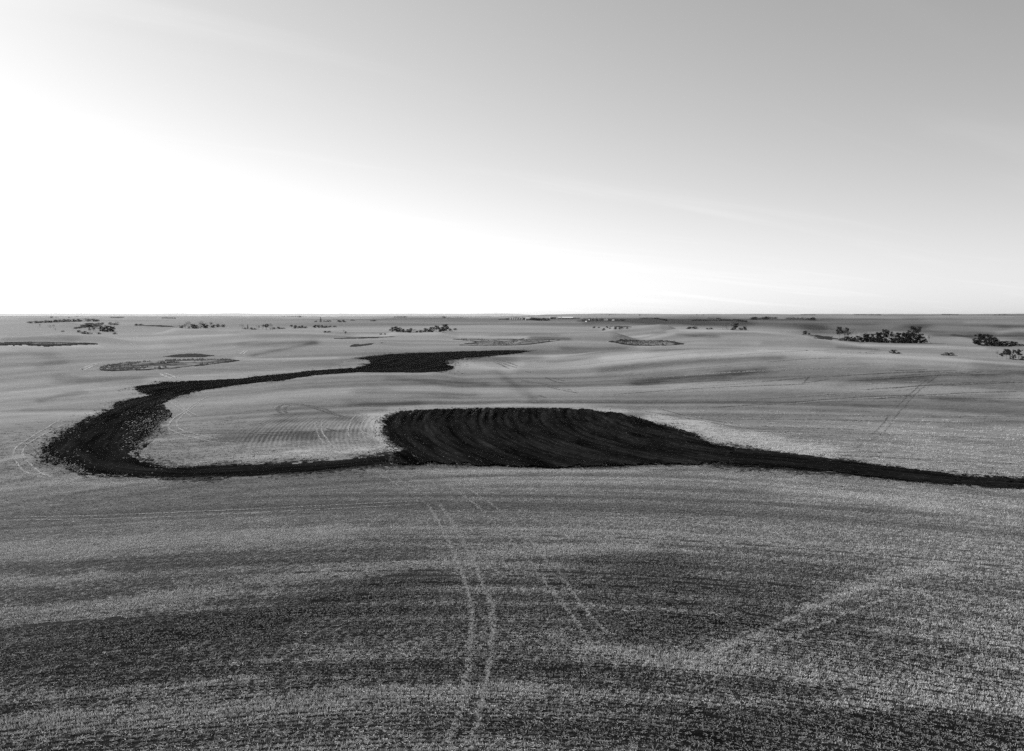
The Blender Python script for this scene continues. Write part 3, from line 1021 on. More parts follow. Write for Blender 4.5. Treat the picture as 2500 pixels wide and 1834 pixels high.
protos = []
for v_j in range(16):
    v_i = v_j % 4                    # four shades, four different lie patterns of each
    rg = random.Random(100 + v_j)
    V, F = [], []
    nb = (80, 70, 60, 50)[v_i]
    for _ in range(nb):
        x0 = rg.uniform(-.58, .58); y0 = rg.gauss(0, .035); hh = rg.uniform(.05, .17); w = rg.uniform(.004, .012)
        a = rg.uniform(0, math.pi); lx, ly = rg.gauss(0, .04), rg.gauss(0, .04)
        c, s_ = math.cos(a) * w, math.sin(a) * w
        b = len(V)
        V += [(x0 - c, y0 - s_, -.03), (x0 + c, y0 + s_, -.03), (x0 + c + lx, y0 + s_ + ly, hh), (x0 - c + lx, y0 - s_ + ly, hh * .9)]
        F.append((b, b + 1, b + 2, b + 3))
    for _ in range(12):        # cut straw lying about between the rows
        x0 = rg.uniform(-.6, .6); y0 = rg.uniform(-.25, .25); a = rg.uniform(0, math.pi); L = rg.uniform(.04, .12); w = rg.uniform(.005, .011); zz_ = rg.uniform(.02, .07)
        c, s_ = math.cos(a), math.sin(a)
        b = len(V)
        V += [(x0 - c * L - s_ * w, y0 - s_ * L + c * w, zz_), (x0 - c * L + s_ * w, y0 - s_ * L - c * w, zz_), (x0 + c * L + s_ * w, y0 + s_ * L - c * w, zz_ + .02), (x0 + c * L - s_ * w, y0 + s_ * L + c * w, zz_ + .03)]
        F.append((b, b + 1, b + 2, b + 3))
    protos.append(bpy.data.objects.new('stubble_tuft', mesh_np('stubble_tuft', V, F, STUBS[v_i])))

pts = []
v = 37.0
while v < 205:
    sp = 0.42 if v < 120 else (0.75 if v < 170 else 1.1)
    stp = 0.86 if v < 120 else 1.2
    xs = np.arange(-0.80 * v - 4, 0.80 * v + 4, stp) + RNG.uniform(0, stp)
    # solve y for this row
    y = np.full(xs.shape, v)
    for _ in range(8):
        rvv, _u = row_coords(xs, y)
        y = y + (v - rvv)
    pts.append(np.stack([xs + RNG.uniform(-.3, .3, xs.shape) * stp, y + RNG.normal(0, .012, xs.shape) + 0.04 * noise(xs / 5, xs * 0 + v, 91), np.full(xs.shape, v), np.full(xs.shape, sp)], 1))
    v += sp
A = np.concatenate(pts)
X, Y = A[:, 0], A[:, 1]
Z = height(X, Y)
px, py = pix(X, Y, Z)
ok = (px > -160) & (px < 2660) & (py < 1960) & (np.hypot(X, Y) > 33)
A, X, Y, Z, px, py = A[ok], X[ok], Y[ok], Z[ok], px[ok], py[ok]
tn = tone(X, Y, Z)
r_ = np.hypot(X, Y)
far_ = smooth(105, 195, r_)
patch = fbm(X / 3.0, Y / 2.0, 95, 2)
gaprow = noise_axis(X / 90, np.round(A[:, 2] / 0.42) * 3.7, 96)
prob = np.where((gaprow > 0.82) & (r_ > 62), 0.35, 1.0) * np.clip(1.04 + 0.15 * tn + 0.1 * patch, 0.93, 1.0) * (1 - far_) * (1 - 0.9 * comb_weight(X, Y, Z))
keepm = RNG.uniform(0, 1, len(X)) < prob
for G in SOIL_POLYS:
    bb = (X > G[:, 0].min() - 2) & (X < G[:, 0].max() + 2) & (Y > G[:, 1].min() - 2) & (Y < G[:, 1].max() + 2)
    idx = np.where(bb & keepm)[0]
    if len(idx):
        sd = sdf_poly(X[idx], Y[idx], G)
        keepm[idx[sd < 0.7]] = False
for g, wd in TRACK_LINES:
    bb = keepm & (X > g[:, 0].min() - 1) & (X < g[:, 0].max() + 1) & (Y > g[:, 1].min() - 1) & (Y < g[:, 1].max() + 1)
    idx = np.where(bb)[0]
    if len(idx) and r_[idx].min() < 200:
        _, d = polyline_sd(X[idx], Y[idx], g[::3])
        keepm[idx[np.abs(d) < wd * 0.8 * RNG.uniform(0.2, 1.2, len(idx))]] = False
X, Y, Z, tn, r_, A = X[keepm], Y[keepm], Z[keepm], tn[keepm], r_[keepm], A[keepm]
# stalks pushed over and bleached in the wheel tracks
ex = []
for g, wd, dens in NEAR_LINES:
    Lc = np.concatenate([[0], np.cumsum(np.hypot(*np.diff(g, axis=0).T))])
    t = np.arange(0, Lc[-1], 0.22 / dens)
    t = t[noise(t / 6, t * 0 + wd * 50, 99) > -0.45]
    gx = np.interp(t, Lc, g[:, 0]) + RNG.normal(0, wd * .26, len(t)); gy = np.interp(t, Lc, g[:, 1]) + RNG.normal(0, wd * .26, len(t))
    ex.append(np.stack([gx, gy], 1))
ex = np.concatenate(ex)
n0 = len(X)
X = np.concatenate([X, ex[:, 0]]); Y = np.concatenate([Y, ex[:, 1]]); Z = np.concatenate([Z, height(ex[:, 0], ex[:, 1])])
tn = np.concatenate([tn, np.full(len(ex), .5)]); A = np.concatenate([A, np.full((len(ex), 4), .42)])
n = len(X)
ya, xa = height(X, Y + .5), height(X + .5, Y)
e_ = 0.5
_v0, _ = row_coords(X - e_, Y); _v1, _ = row_coords(X + e_, Y); _w0, _ = row_coords(X, Y - e_); _w1, _ = row_coords(X, Y + e_)
ang = np.arctan2(-(_v1 - _v0), (_w1 - _w0))
rot = np.stack([(ya - Z) / .5, -(xa - Z) / .5, ang + RNG.normal(0, .03, n) + np.pi * RNG.integers(0, 2, n)], 1)
hs = np.clip(0.95 + 0.45 * tn + RNG.normal(0, .14, n), .35, 1.6)
sc = np.stack([np.where(A[:, 3] > .6, 1.3, 1.0) * RNG.uniform(.8, 1.2, n), np.where(A[:, 3] > .6, 1.6, 1.0), hs], 1)
sc[n0:] *= (0.22, 0.6, 0.7)
rot[n0:, 2] = RNG.uniform(0, 6.28, n - n0)
pm = bpy.data.meshes.new('stubble')
pm.vertices.add(n); pm.vertices.foreach_set('co', np.stack([X, Y, Z], 1).astype(np.float32).ravel())
for nm, dat in (('srot', rot), ('sscl', sc)):
    a = pm.attributes.new(nm, 'FLOAT_VECTOR', 'POINT'); a.data.foreach_set('vector', dat.astype(np.float32).ravel())
a = pm.attributes.new('pick', 'INT', 'POINT')
a.data.foreach_set('value', (np.clip((2.3 - 3.4 * tn + RNG.normal(0, .45, n)).astype(int), 0, 3) + 4 * RNG.integers(0, 4, n)).astype(np.int32))
stub = tag(link('stubble', pm), 'cut grain stubble standing in rows over the near field', kind='stuff')
ng = bpy.data.node_groups.new('stubble_rows', 'GeometryNodeTree')
ng.interface.new_socket('Geometry', in_out='INPUT', socket_type='NodeSocketGeometry')
ng.interface.new_socket('Geometry', in_out='OUTPUT', socket_type='NodeSocketGeometry')
gi = ng.nodes.new('NodeGroupInput'); go = ng.nodes.new('NodeGroupOutput'); jn = ng.nodes.new('GeometryNodeJoinGeometry')


def gattr(name, typ):
    q = ng.nodes.new('GeometryNodeInputNamedAttribute'); q.data_type = typ
    q.inputs[0].default_value = name
    return q.outputs[0]


a_rot, a_scl, a_pick = gattr('srot', 'FLOAT_VECTOR'), gattr('sscl', 'FLOAT_VECTOR'), gattr('pick', 'INT')
e2r = ng.nodes.new('FunctionNodeEulerToRotation'); ng.links.new(a_rot, e2r.inputs[0])
m2p = ng.nodes.new('GeometryNodeMeshToPoints'); ng.links.new(gi.outputs[0], m2p.inputs[0])
for k_i, po in enumerate(protos):
    ob = ng.nodes.new('GeometryNodeObjectInfo'); ob.inputs[0].default_value = po
    cmp_ = ng.nodes.new('FunctionNodeCompare'); cmp_.data_type = 'INT'; cmp_.operation = 'EQUAL'
    ng.links.new(a_pick, cmp_.inputs[2]); cmp_.inputs[3].default_value = k_i
    ip = ng.nodes.new('GeometryNodeInstanceOnPoints')
    ng.links.new(m2p.outputs[0], ip.inputs['Points']); ng.links.new(cmp_.outputs[0], ip.inputs['Selection'])
    ng.links.new(ob.outputs['Geometry'], ip.inputs['Instance']); ng.links.new(e2r.outputs[0], ip.inputs['Rotation']); ng.links.new(a_scl, ip.inputs['Scale'])
    ng.links.new(ip.outputs[0], jn.inputs[0])
ng.links.new(jn.outputs[0], go.inputs[0])
md = stub.modifiers.new('rows', 'NODES'); md.node_group = ng
print('stubble instances', n)

# ------------------------------------------------------------------ trees and shrubs
M_LEAF_DARK = plain('dark_foliage', 0.027, var=0.5, scale=0.5)
M_LEAF_PALE = plain('thin_pale_twigs', 0.11, var=0.45, scale=0.7)
M_LEAF_MID = plain('grey_foliage', 0.06, var=0.5, scale=0.6)
M_NEEDLE = plain('spruce_needles', 0.025, var=0.4, scale=1.0)
M_BARK = plain('dark_bark', 0.06, var=0.4, scale=3)
M_BARK_PALE = plain('pale_aspen_bark', 0.42, var=0.35, scale=3)


def tube(V, F, a, b, r0, r1, n=6):
    a, b = Vector(a), Vector(b)
    d = (b - a).normalized()
    u = d.orthogonal().normalized(); w = d.cross(u)
    k = len(V)
    for c, r in ((a, r0), (b, r1)):
        for i in range(n):
            t = 2 * math.pi * i / n
            V.append(tuple(c + (u * math.cos(t) + w * math.sin(t)) * r))
    for i in range(n):
        j = (i + 1) % n
        F.append((k + i, k + j, k + n + j, k + n + i))


def leafcard(V, F, p, size, rg):
    t = rg.uniform(0, 2 * math.pi); zc = rg.uniform(-1, 1); s = math.sqrt(1 - zc * zc)
    nrm = Vector((s * math.cos(t), s * math.sin(t), zc))
    u = nrm.orthogonal().normalized(); w = nrm.cross(u)
    a = rg.uniform(0, math.pi); u, w = u * math.cos(a) + w * math.sin(a), w * math.cos(a) - u * math.sin(a)
    k = len(V); p = Vector(p)
    V += [tuple(p - u * size), tuple(p + w * size * .55), tuple(p + u * size), tuple(p - w * size * .55)]
    F.append((k, k + 1, k + 2, k + 3))


def proto_tree(kind, seed):
    """unit tree: one metre tall, about one metre wide. Returns trunk mesh and crown mesh"""
    rg = random.Random(seed)
    TV, TF, CV, CF = [], [], [], []
    if kind == 'spruce':
        tube(TV, TF, (0, 0, -.03), (0, 0, .95), .03, .004)
        for i in range(26):
            h = .08 + .92 * i / 26
            rad = .5 * (1 - h) ** .85 + .02
            for j in range(int(9 + 22 * rad)):
                t = rg.uniform(0, 2 * math.pi); q = rad * rg.uniform(.25, 1.05)
                leafcard(CV, CF, (q * math.cos(t), q * math.sin(t), h - q * .25 + rg.uniform(-.02, .02)), rg.uniform(.03, .075), rg)
        for i in range(14):
            t = rg.uniform(0, 2 * math.pi); h = rg.uniform(.1, .7)
            tube(TV, TF, (0, 0, h), (.4 * (1 - h) * math.cos(t), .4 * (1 - h) * math.sin(t), h - .05), .008, .002, 4)
        return TV, TF, CV, CF
    if kind == 'sparse':          # nearly bare aspen clump: pale stems and a haze of twigs
        stems = []
        for i in range(5):
            x0, y0 = rg.gauss(0, .12), rg.gauss(0, .12)
            x1, y1 = x0 * 1.8 + rg.gauss(0, .06), y0 * 1.8 + rg.gauss(0, .06)
            h = rg.uniform(.7, .98)
            tube(TV, TF, (x0 * .06, y0 * .06, -.04), ((x0 + x1) / 2, (y0 + y1) / 2, h * .5), .018, .011, 5)
            tube(TV, TF, ((x0 + x1) / 2, (y0 + y1) / 2, h * .5), (x1, y1, h), .011, .003, 5)
            for j in range(7):
                f = rg.uniform(.5, .95); bx, by, bz = (x0 + x1) / 2 + ((x1 - x0) / 2) * (2 * f - 1), (y0 + y1) / 2 + ((y1 - y0) / 2) * (2 * f - 1), h * f
                t = rg.uniform(0, 2 * math.pi); L = rg.uniform(.08, .2) * (1.2 - f * .5)
                ex, ey, ez = bx + L * math.cos(t), by + L * math.sin(t), bz + L * rg.uniform(.5, 1.1)
                tube(TV, TF, (bx, by, bz), (ex, ey, ez), .005, .0015, 4)
                stems.append((ex, ey, min(ez, .97)))
        for (x, y, z) in stems:
            for _ in range(9):
                leafcard(CV, CF, (x + rg.gauss(0, .06), y + rg.gauss(0, .06), min(.99, z + rg.gauss(0, .06))), rg.uniform(.014, .034), rg)
        return TV, TF, CV, CF
    # leafy ones: stems, limbs, then leaf clumps of uneven size with gaps
    if kind == 'stemmed':
        nst, z0, clumps, lo = 2, .42, 16, .45
    elif kind == 'shrub':
        nst, z0, clumps, lo = 5, .08, 30, .03
    else:
        nst, z0, clumps, lo = 2, .12, 36, .06
    cl = []
    for i in range(clumps):
        t = rg.uniform(0, 2 * math.pi); h = lo + (1 - lo) * (i + .5) / clumps * .93
        if kind == 'shrub':
            rad = .46 * math.sqrt(max(.04, 1 - (h / 1.02) ** 2))
        else:
            m = (h - lo) / (1 - lo)
            rad = .42 * math.sqrt(max(.05, 1 - (2 * m - .85) ** 2 / 1.5))
        q = rad * rg.random() ** .5
        cl.append((q * math.cos(t), q * math.sin(t), min(h, .9), rg.uniform(.07, .165)))
    for i in range(nst):
        x0, y0 = rg.gauss(0, .04), rg.gauss(0, .04)
        tube(TV, TF, (x0 * .1, y0 * .1, -.05), (x0 * .5, y0 * .5, z0 + .15), .032 if nst < 4 else .016, .02 if nst < 4 else .009)
        tube(TV, TF, (x0 * .5, y0 * .5, z0 + .15), (rg.gauss(0, .08), rg.gauss(0, .08), .8), .02 if nst < 4 else .009, .004)
    for (x, y, z, r) in cl:
        tube(TV, TF, (0, 0, max(.02, z * .55)), (x, y, z), .010, .003, 5)
        nl = int(5200 * r * r * (1.0 if kind != 'stemmed' else 1.25))
        for _ in range(nl):
            d = Vector((rg.gauss(0, 1), rg.gauss(0, 1), rg.gauss(0, 1))).normalized() * (rg.random() ** .42)
            leafcard(CV, CF, (x + d.x * r, y + d.y * r, max(.01, z + d.z * r * .75)), rg.uniform(.018, .042), rg)
    return TV, TF, CV, CF


PROTO = {}
for kind, n_ in (('dense', 4), ('shrub', 4), ('sparse', 3), ('stemmed', 3), ('spruce', 2)):
    L = []
    for i in range(n_):
        TV, TF, CV, CF = proto_tree(kind, 500 + 17 * i + len(kind))
        tm = mesh_np('trunk', TV, TF, M_BARK_PALE if kind in ('sparse', 'stemmed') else M_BARK)
        cmats = {'dense': M_LEAF_DARK, 'shrub': M_LEAF_DARK, 'sparse': M_LEAF_PALE, 'stemmed': M_LEAF_MID, 'spruce': M_NEEDLE}
        L.append((tm, mesh_np('crown', CV, CF, cmats[kind])))
    if kind == 'shrub':
        pal = []
        for tm, cm in L[:2]:
            c2 = cm.copy(); c2.materials.clear(); c2.materials.append(M_LEAF_PALE); pal.append((tm, c2))
        PROTO['paleshrub'] = pal
    PROTO[kind] = L
ORD = ('first second third fourth fifth sixth seventh eighth ninth tenth eleventh twelfth thirteenth fourteenth fifteenth sixteenth seventeenth '
       'eighteenth nineteenth twentieth').split() + ['twenty-' + o for o in 'first second third fourth fifth sixth seventh eighth ninth'.split()] + ['thirtieth'] + ['thirty-' + o for o in 'first second third fourth fifth sixth seventh eighth'.split()]
WORDS = {'dense': ('leafy_tree', 'tree', 'dark leafy tree'), 'shrub': ('shrub', 'shrub', 'low dark shrub'), 'paleshrub': ('shrub', 'shrub', 'pale thin shrub'),
         'sparse': ('bare_aspen', 'tree', 'nearly bare aspen'), 'stemmed': ('aspen_tree', 'tree', 'pale-stemmed aspen'), 'spruce': ('spruce_tree', 'tree', 'dark pointed spruce')}
kcount = {}


def cluster(where, group, items):
    """items: (px, base py, height px, width px, kind), seen sizes at their own distance"""
    items = sorted(items)
    g = ground_at([i[0] for i in items], [i[1] for i in items])
    for k, (it, q) in enumerate(zip(items, g)):
        pxx, pyy, hp, wp, kind = it
        dist = math.hypot(q[0], q[1])
        m = dist / FPX
        name, cat, adj = WORDS[kind]
        i = kcount.get(kind, 0); kcount[kind] = i + 1
        tm, cm = PROTO[kind][i % len(PROTO[kind])]
        e = bpy.data.objects.new(name, None); COL.objects.link(e)
        e.empty_display_size = 0.5
        e.location = q
        e.rotation_euler = (0, 0, random.uniform(0, 6.28))
        e.scale = (1.42 * wp * m, 1.42 * wp * m, 0.98 * hp * m)
        if len(items) == 1:
            lb = f'{adj} {where}'
        else:
            lb = f'{adj}, {ORD[k]} from the left {where}'
        tag(e, lb, cat, group)
        link('trunk', tm, e); link('crown', cm, e)


D, SH, PS, SPA, ST, SPR = 'dense', 'shrub', 'paleshrub', 'sparse', 'stemmed', 'spruce'
cluster('in the big grove', 'trees of the big grove', [
    (2048, 830, 31, 17, ST), (2061, 831, 30, 15, SPA), (2070, 831, 29, 15, ST), (2081, 831, 26, 11, SPA), (2076, 833, 11, 14, PS), (2094, 834, 14, 18, SH),
    (2106, 834, 24, 20, SPA), (2114, 835, 18, 15, D), (2124, 835, 19, 17, D), (2141, 836, 24, 20, D), (2154, 836, 15, 16, SH), (2160, 836, 31, 14, ST), (2170, 836, 28, 13, ST),
    (2178, 837, 12, 14, SH), (2183, 836, 22, 14, SPA), (2195, 837, 23, 19, D), (2210, 837, 23, 18, D), (2231, 837, 37, 26, ST), (2224, 838, 22, 20, D), (2236, 837, 30, 20, SPA), (2203, 838, 14, 16, SH), (2217, 838, 15, 16, SH), (2164, 837, 10, 14, SH), (2186, 838, 12, 14, SH), (2145, 837, 12, 14, SH), (2104, 835, 10, 14, SH), (2086, 834, 8, 13, PS), (2056, 832, 7, 12, PS), (2247, 838, 21, 17, D),
    (2258, 837, 9, 10, SH), (2271, 837, 19, 11, SPA), (2066, 832, 10, 12, SH), (2134, 836, 12, 13, SH), (2238, 838, 16, 16, D)])
cluster('in the dark clump near the right edge', 'trees at the right edge', [
    (2392, 843, 25, 21, D), (2407, 845, 26, 20, D), (2421, 845, 20, 19, D), (2434, 845, 14, 16, SH), (2446, 845, 11, 14, SH), (2457, 845, 11, 14, SH), (2468, 845, 11, 14, SH), (2478, 845, 9, 13, SH),
    (2491, 845, 5, 16, SH)])
cluster('in the open clump at the right edge', 'open clump on the second crest', [
    (2435, 874, 16, 8, SPA), (2446, 876, 13, 10, ST), (2455, 877, 22, 15, ST), (2466, 877, 21, 15, ST), (2487, 879, 23, 17, ST), (2474, 878, 12, 10, PS), (2497, 879, 8, 12, SH)])
cluster('alone on the near right crest, round', 'bushes on the second crest', [(2181, 863, 9, 15, SH)])
cluster('tiny, just right of the round crest bush', 'bushes on the second crest', [(2194, 864, 4, 9, SH)])
cluster('flat and alone, between the round bush and the open clump', 'bushes on the second crest', [(2316, 868, 7, 22, SH)])
cluster('alone at the crest end left of the aspen grove', 'bushes on the far crest', [(1967, 817, 9, 13, SH)])
cluster('in the pale thicket on the far crest', 'pale thicket on the far crest', [
    (1766, 805, 15, 14, SPA), (1776, 805, 17, 16, SPA), (1787, 806, 18, 16, SPA), (1797, 806, 17, 14, ST), (1793, 806, 9, 13, PS), (1808, 806, 6, 10, PS), (1818, 806, 9, 10, SH)])
cluster('in the low row left of the pale thicket', 'low bushes on the far crest', [(1684, 803, 5, 12, SH), (1696, 803, 6, 14, SH), (1727, 804, 3, 8, SH), (1736, 804, 4, 8, SH)])
cluster('in the scrub below the farm', 'scrub below the farm', [
    (1451, 801, 4, 7, SH), (1462, 801, 3, 6, SH), (1474, 807, 6, 8, PS), (1482, 801, 5, 7, SH), (1489, 803, 4, 5, SH), (1503, 804, 6, 8, SH), (1513, 804, 6, 7, PS), (1518, 802, 5, 7, SH), (1531, 803, 4, 6, SH)])
cluster('in the dark thicket in the middle', 'thicket in the middle', [
    (958, 809, 11, 12, SH), (967, 810, 13, 14, SH), (976, 811, 12, 13, SH), (986, 811, 8, 12, SH), (996, 812, 9, 11, SH), (1003, 812, 11, 10, PS), (1012, 812, 9, 9, SPA), (1019, 812, 5, 8, SH),
    (1027, 812, 7, 10, SH), (1038, 811, 10, 12, SH), (1046, 811, 9, 11, PS), (1054, 811, 13, 13, D), (1065, 810, 15, 13, ST), (1073, 810, 11, 12, D), (1081, 809, 12, 11, SH), (1088, 808, 17, 14, D),
    (1098, 807, 5, 9, SH), (1111, 806, 5, 9, SH)])
cluster('in the bare thicket left of the middle', 'bare thicket on the left crest', [
    (437, 800, 7, 7, SPA), (445, 801, 6, 9, PS), (453, 802, 11, 11, SPA), (461, 802, 17, 12, SPA), (470, 802, 10, 13, SH), (479, 802, 9, 12, PS), (490, 802, 18, 13, SPA), (498, 801, 11, 13, SH), (506, 801, 8, 9, PS),
    (514, 800, 14, 11, SPA), (522, 800, 7, 9, SH), (532, 799, 8, 9, SH), (545, 799, 7, 10, PS)])
cluster('in the grey copse right of the bare thicket', 'grey copse', [
    (592, 803, 11, 8, SPA), (598, 804, 4, 6, SH), (605, 804, 12, 4, SPR), (614, 805, 5, 8, PS), (622, 805, 4, 7, SH), (630, 805, 11, 9, SPA), (641, 805, 13, 11, SPA), (650, 805, 14, 13, ST), (660, 804, 14, 12, SPA),
    (668, 804, 5, 9, PS), (680, 803, 5, 9, SH), (690, 803, 3, 10, SH), (712, 801, 8, 7, ST), (721, 802, 8, 9, PS), (731, 801, 5, 9, PS), (738, 801, 6, 9, SH), (746, 801, 4, 8, SH)])
cluster('in the short hedge right of the grey copse', 'short hedge', [(770, 800, 7, 9, SH), (778, 800, 7, 9, SH), (787, 800, 6, 10, SH), (796, 800, 5, 10, SH), (806, 799, 4, 8, PS), (817, 799, 4, 8, PS)])
cluster('in the row below the hedge', 'small bushes below the hedge', [(794, 812, 4, 8, SH), (803, 812, 4, 8, SH), (840, 813, 8, 5, SPA), (844, 814, 5, 6, SH), (930, 817, 3, 7, SH), (940, 817, 3, 6, SH)])
cluster('standing tall among far shrubs', 'far spruce group', [(783, 786.5, 12, 5.5, SPR)])
cluster('beside the tall far spruce', 'far shrubs by the spruce', [(772, 786, 3, 8, PS), (791, 785.5, 3, 5, SH), (802, 786, 4, 12, PS), (828, 786.5, 5, 11, PS), (839, 786.5, 5, 11, SH), (860, 783, 2.5, 9, PS), (912, 784, 3, 14, SH)])
cluster('low and dark, beside the two standing trees', 'bushes of the left hollow', [(222, 798, 8.5, 31, SH)])
cluster('in the hollow at far left', 'bushes of the left hollow', [
    (241, 793, 5, 9, PS), (250, 793, 5, 9, PS), (269, 792, 5, 7, PS), (280, 794, 4.5, 14, SH), (287, 793, 7, 8, SPA), (220, 811, 9, 6, ST), (229, 808, 7, 8, ST), (250, 809, 11, 13, D), (262, 810, 14, 16, D), (274, 809, 11, 13, D),
    (193, 812, 5, 9, SH), (207, 815, 6, 10, PS), (215, 816, 4, 14, SH), (241, 816, 4, 8, SH), (280, 816, 4, 9, PS), (97, 799, 7, 5, SPA), (122, 800, 5, 7, SPA), (130, 801, 8, 5, SPA), (135, 808, 6, 4, SPA), (153, 810, 2.5, 7, SH)])
cluster('in the dark mound near the bare thicket', 'round bush', [(334, 795, 4, 10, SH), (344, 795, 4, 11, SH)])
cluster('in the long brushy row near the left horizon', 'brushy row on the left', [
    (74, 789, 4, 12, PS), (88, 789, 5, 12, PS), (101, 789, 5, 12, PS), (112, 788, 5, 12, SH), (123, 788, 5, 12, SH), (134, 787.5, 6, 12, SH), (145, 787, 6, 11, SH), (157, 786, 6, 11, PS), (168, 786, 6, 11, PS),
    (180, 786, 6, 11, PS), (192, 785.5, 6, 11, SH), (206, 785.5, 8, 10, SPA), (216, 785, 6, 10, PS), (228, 785, 6, 11, PS), (237, 785, 5, 10, SH)])
cluster('in the round clump between the farms', 'round clump between the farms', [(1322, 783, 6, 9, D), (1330, 783.3, 7.5, 11, D), (1338, 783.3, 6.5, 9, D)])
cluster('in the spruce rows of the right farm', 'farm spruces', [
    (1422, 785, 6, 3, SPR), (1426, 785, 9, 3.2, SPR), (1430, 785, 7, 3, SPR), (1436, 784.5, 5, 3, SPR), (1441, 784.5, 9, 3, SPR), (1446, 783.5, 6, 3, SPR), (1449, 783.5, 7, 3, SPR), (1456, 783.5, 9, 3, SPR), (1459, 783.5, 5, 3, SPR),
    (1465, 783, 7, 2.6, SPR), (1469, 783, 8, 3, SPR), (1471, 783, 5, 3, SPR)])
cluster('at the end of the barn roof in the farm belt', 'farm spruces', [(1298, 781.5, 8, 3.4, SPR)])


# far shelterbelts: whole rows of trees that read as one dark band
def belt(P, hpx, label, mat=M_LEAF_DARK, dens=1.0):
    c = smooth_curve(P, 10)
    g = ground_at(c[:, 0], c[:, 1])[:, :2]
    L = np.concatenate([[0], np.cumsum(np.hypot(*np.diff(g, axis=0).T))])
    px_len = np.hypot(*(np.diff(np.array(P, float), axis=0)).T).sum()
    hpx *= 1.25
    n = int(px_len * 1.6 * dens) + 3
    V, F = [], []
    rg = random.Random(len(label) * 31)
    dist = float(np.hypot(*g.mean(0))); m = dist / FPX
    for i in range(n):
        t = L[-1] * (i + rg.uniform(-.4, .4)) / max(1, n - 1)
        x, y = np.interp(t, L, g[:, 0]), np.interp(t, L, g[:, 1])
        z = float(height(x, y))
        hh = hpx * m * rg.uniform(.6, 1.15); w = hpx * m * rg.uniform(.5, .9)
        tube(V, F, (x, y, z - .3), (x, y, z + hh * .6), hh * .03, hh * .01, 4)
        for _ in range(46):
            d = Vector((rg.gauss(0, 1), rg.gauss(0, 1), rg.gauss(0, 1))).normalized() * (rg.random() ** .4)
            leafcard(V, F, (x + d.x * w, y + d.y * w, max(z, z + hh * .5 + d.z * hh * .5)), hh * rg.uniform(.07, .15), rg)
    tag(link('shelterbelt', mesh_np('shelterbelt', V, F, mat)), label, kind='stuff')


belt([(1561, 779), (1590, 779), (1612, 780.5), (1628, 784)], 3, 'curved dark shelterbelt right of the farm')
belt([(1690, 784), (1740, 783.5), (1800, 785), (1822, 786.5)], 3, 'long low shelterbelt above the pale thicket')
belt([(1728, 778), (1760, 780), (1783, 782)], 2.4, 'short shelterbelt above the long low one')
belt([(1788, 781.5), (1808, 782.5)], 2, 'tiny belt right of the short shelterbelt')
belt([(1834, 781), (1866, 780), (1897, 779)], 5, 'left of two thick dark shelterbelts')
belt([(1919, 780), (1950, 781), (1990, 783)], 5, 'right of two thick dark shelterbelts')
belt([(1236, 781.5), (1262, 781.3), (1290, 781.5), (1318, 783.5)], 5, 'dark tree belt behind the grain bins')
belt([(1398, 778.5), (1415, 778)], 2.2, 'thin belt right of the long white-roofed barn')
belt([(1345, 779), (1372, 779)], 3, 'low trees between the far bins')
belt([(1410, 785), (1430, 785.5), (1440, 785)], 2, 'low hedge under the farm spruces')
belt([(1485, 783), (1500, 783), (1509, 783.3)], 2.6, 'dark hedge right of the farm spruces')
belt([(1512, 784), (1526, 784)], 4, 'grey belt at the right end of the farm', M_LEAF_PALE)
belt([(690, 774.5), (715, 774.5), (737, 775)], 2.5, 'belt on the left horizon above the spruce')
belt([(963, 775.5), (992, 775.5)], 2.5, 'belt on the horizon above the middle thicket')
belt([(1080, 776.5), (1115, 776.3), (1151, 775.5)], 2, 'thin belt on the horizon left of the farm')
belt([(98, 776), (115, 776), (138, 776.5)], 2, 'small belt on the far left horizon')
belt([(155, 775.5), (200, 776)], 2, 'low belt on the left skyline', M_LEAF_MID)
belt([(270, 776.5), (302, 776)], 2, 'belt above the round dark bush', M_LEAF_MID)
belt([(395, 777.5), (428, 778)], 2, 'belt on the skyline above the bare thicket', M_LEAF_MID)
for q_, (bx0, bx1, by_) in enumerate(((1480, 1502, 769.5), (1560, 1580, 770), (1700, 1730, 769.8), (1955, 1990, 769.5), (2085, 2150, 769.6), (2300, 2340, 769.4), (2425, 2465, 769.4))):
    belt([(bx0, by_), ((bx0 + bx1) / 2, by_ - .2), (bx1, by_)], 1.7, 'faint tree belt on the right skyline, ' + ORD[q_] + ' from the left', M_LEAF_MID)
belt([(1218, 781), (1242, 780.5)], 2, 'thin dark scrub left of the grain bins')


# ------------------------------------------------------------------ farm buildings
M_WHITE = plain('white_painted_steel', 0.8, rough=0.5, var=0.06, scale=0.5, spec=0.4)
M_GALV = plain('galvanised_steel', 0.55, rough=0.35, var=0.1, scale=0.5, spec=0.6)
M_DARKWALL = plain('dark_shed_cladding', 0.06, var=0.2, scale=0.5)
M_GREYWALL = plain('grey_siding', 0.3, var=0.15, scale=0.5)
M_SHINGLE = plain('dark_shingle', 0.07, var=0.2, scale=1.0)
M_GLASS = plain('window_glass', 0.03, rough=0.1, var=0.1, scale=1, spec=0.6)
M_CONC = plain('concrete_footing', 0.3, var=0.15, scale=1)


def box(V, F, x0, x1, y0, y1, z0, z1):
    k = len(V)
    V += [(x0, y0, z0), (x1, y0, z0), (x1, y1, z0), (x0, y1, z0), (x0, y0, z1), (x1, y0, z1), (x1, y1, z1), (x0, y1, z1)]
    F += [(k, k + 3, k + 2, k + 1), (k + 4, k + 5, k + 6, k + 7), (k, k + 1, k + 5, k + 4), (k + 1, k + 2, k + 6, k + 5), (k + 2, k + 3, k + 7, k + 6), (k + 3, k, k + 4, k + 7)]


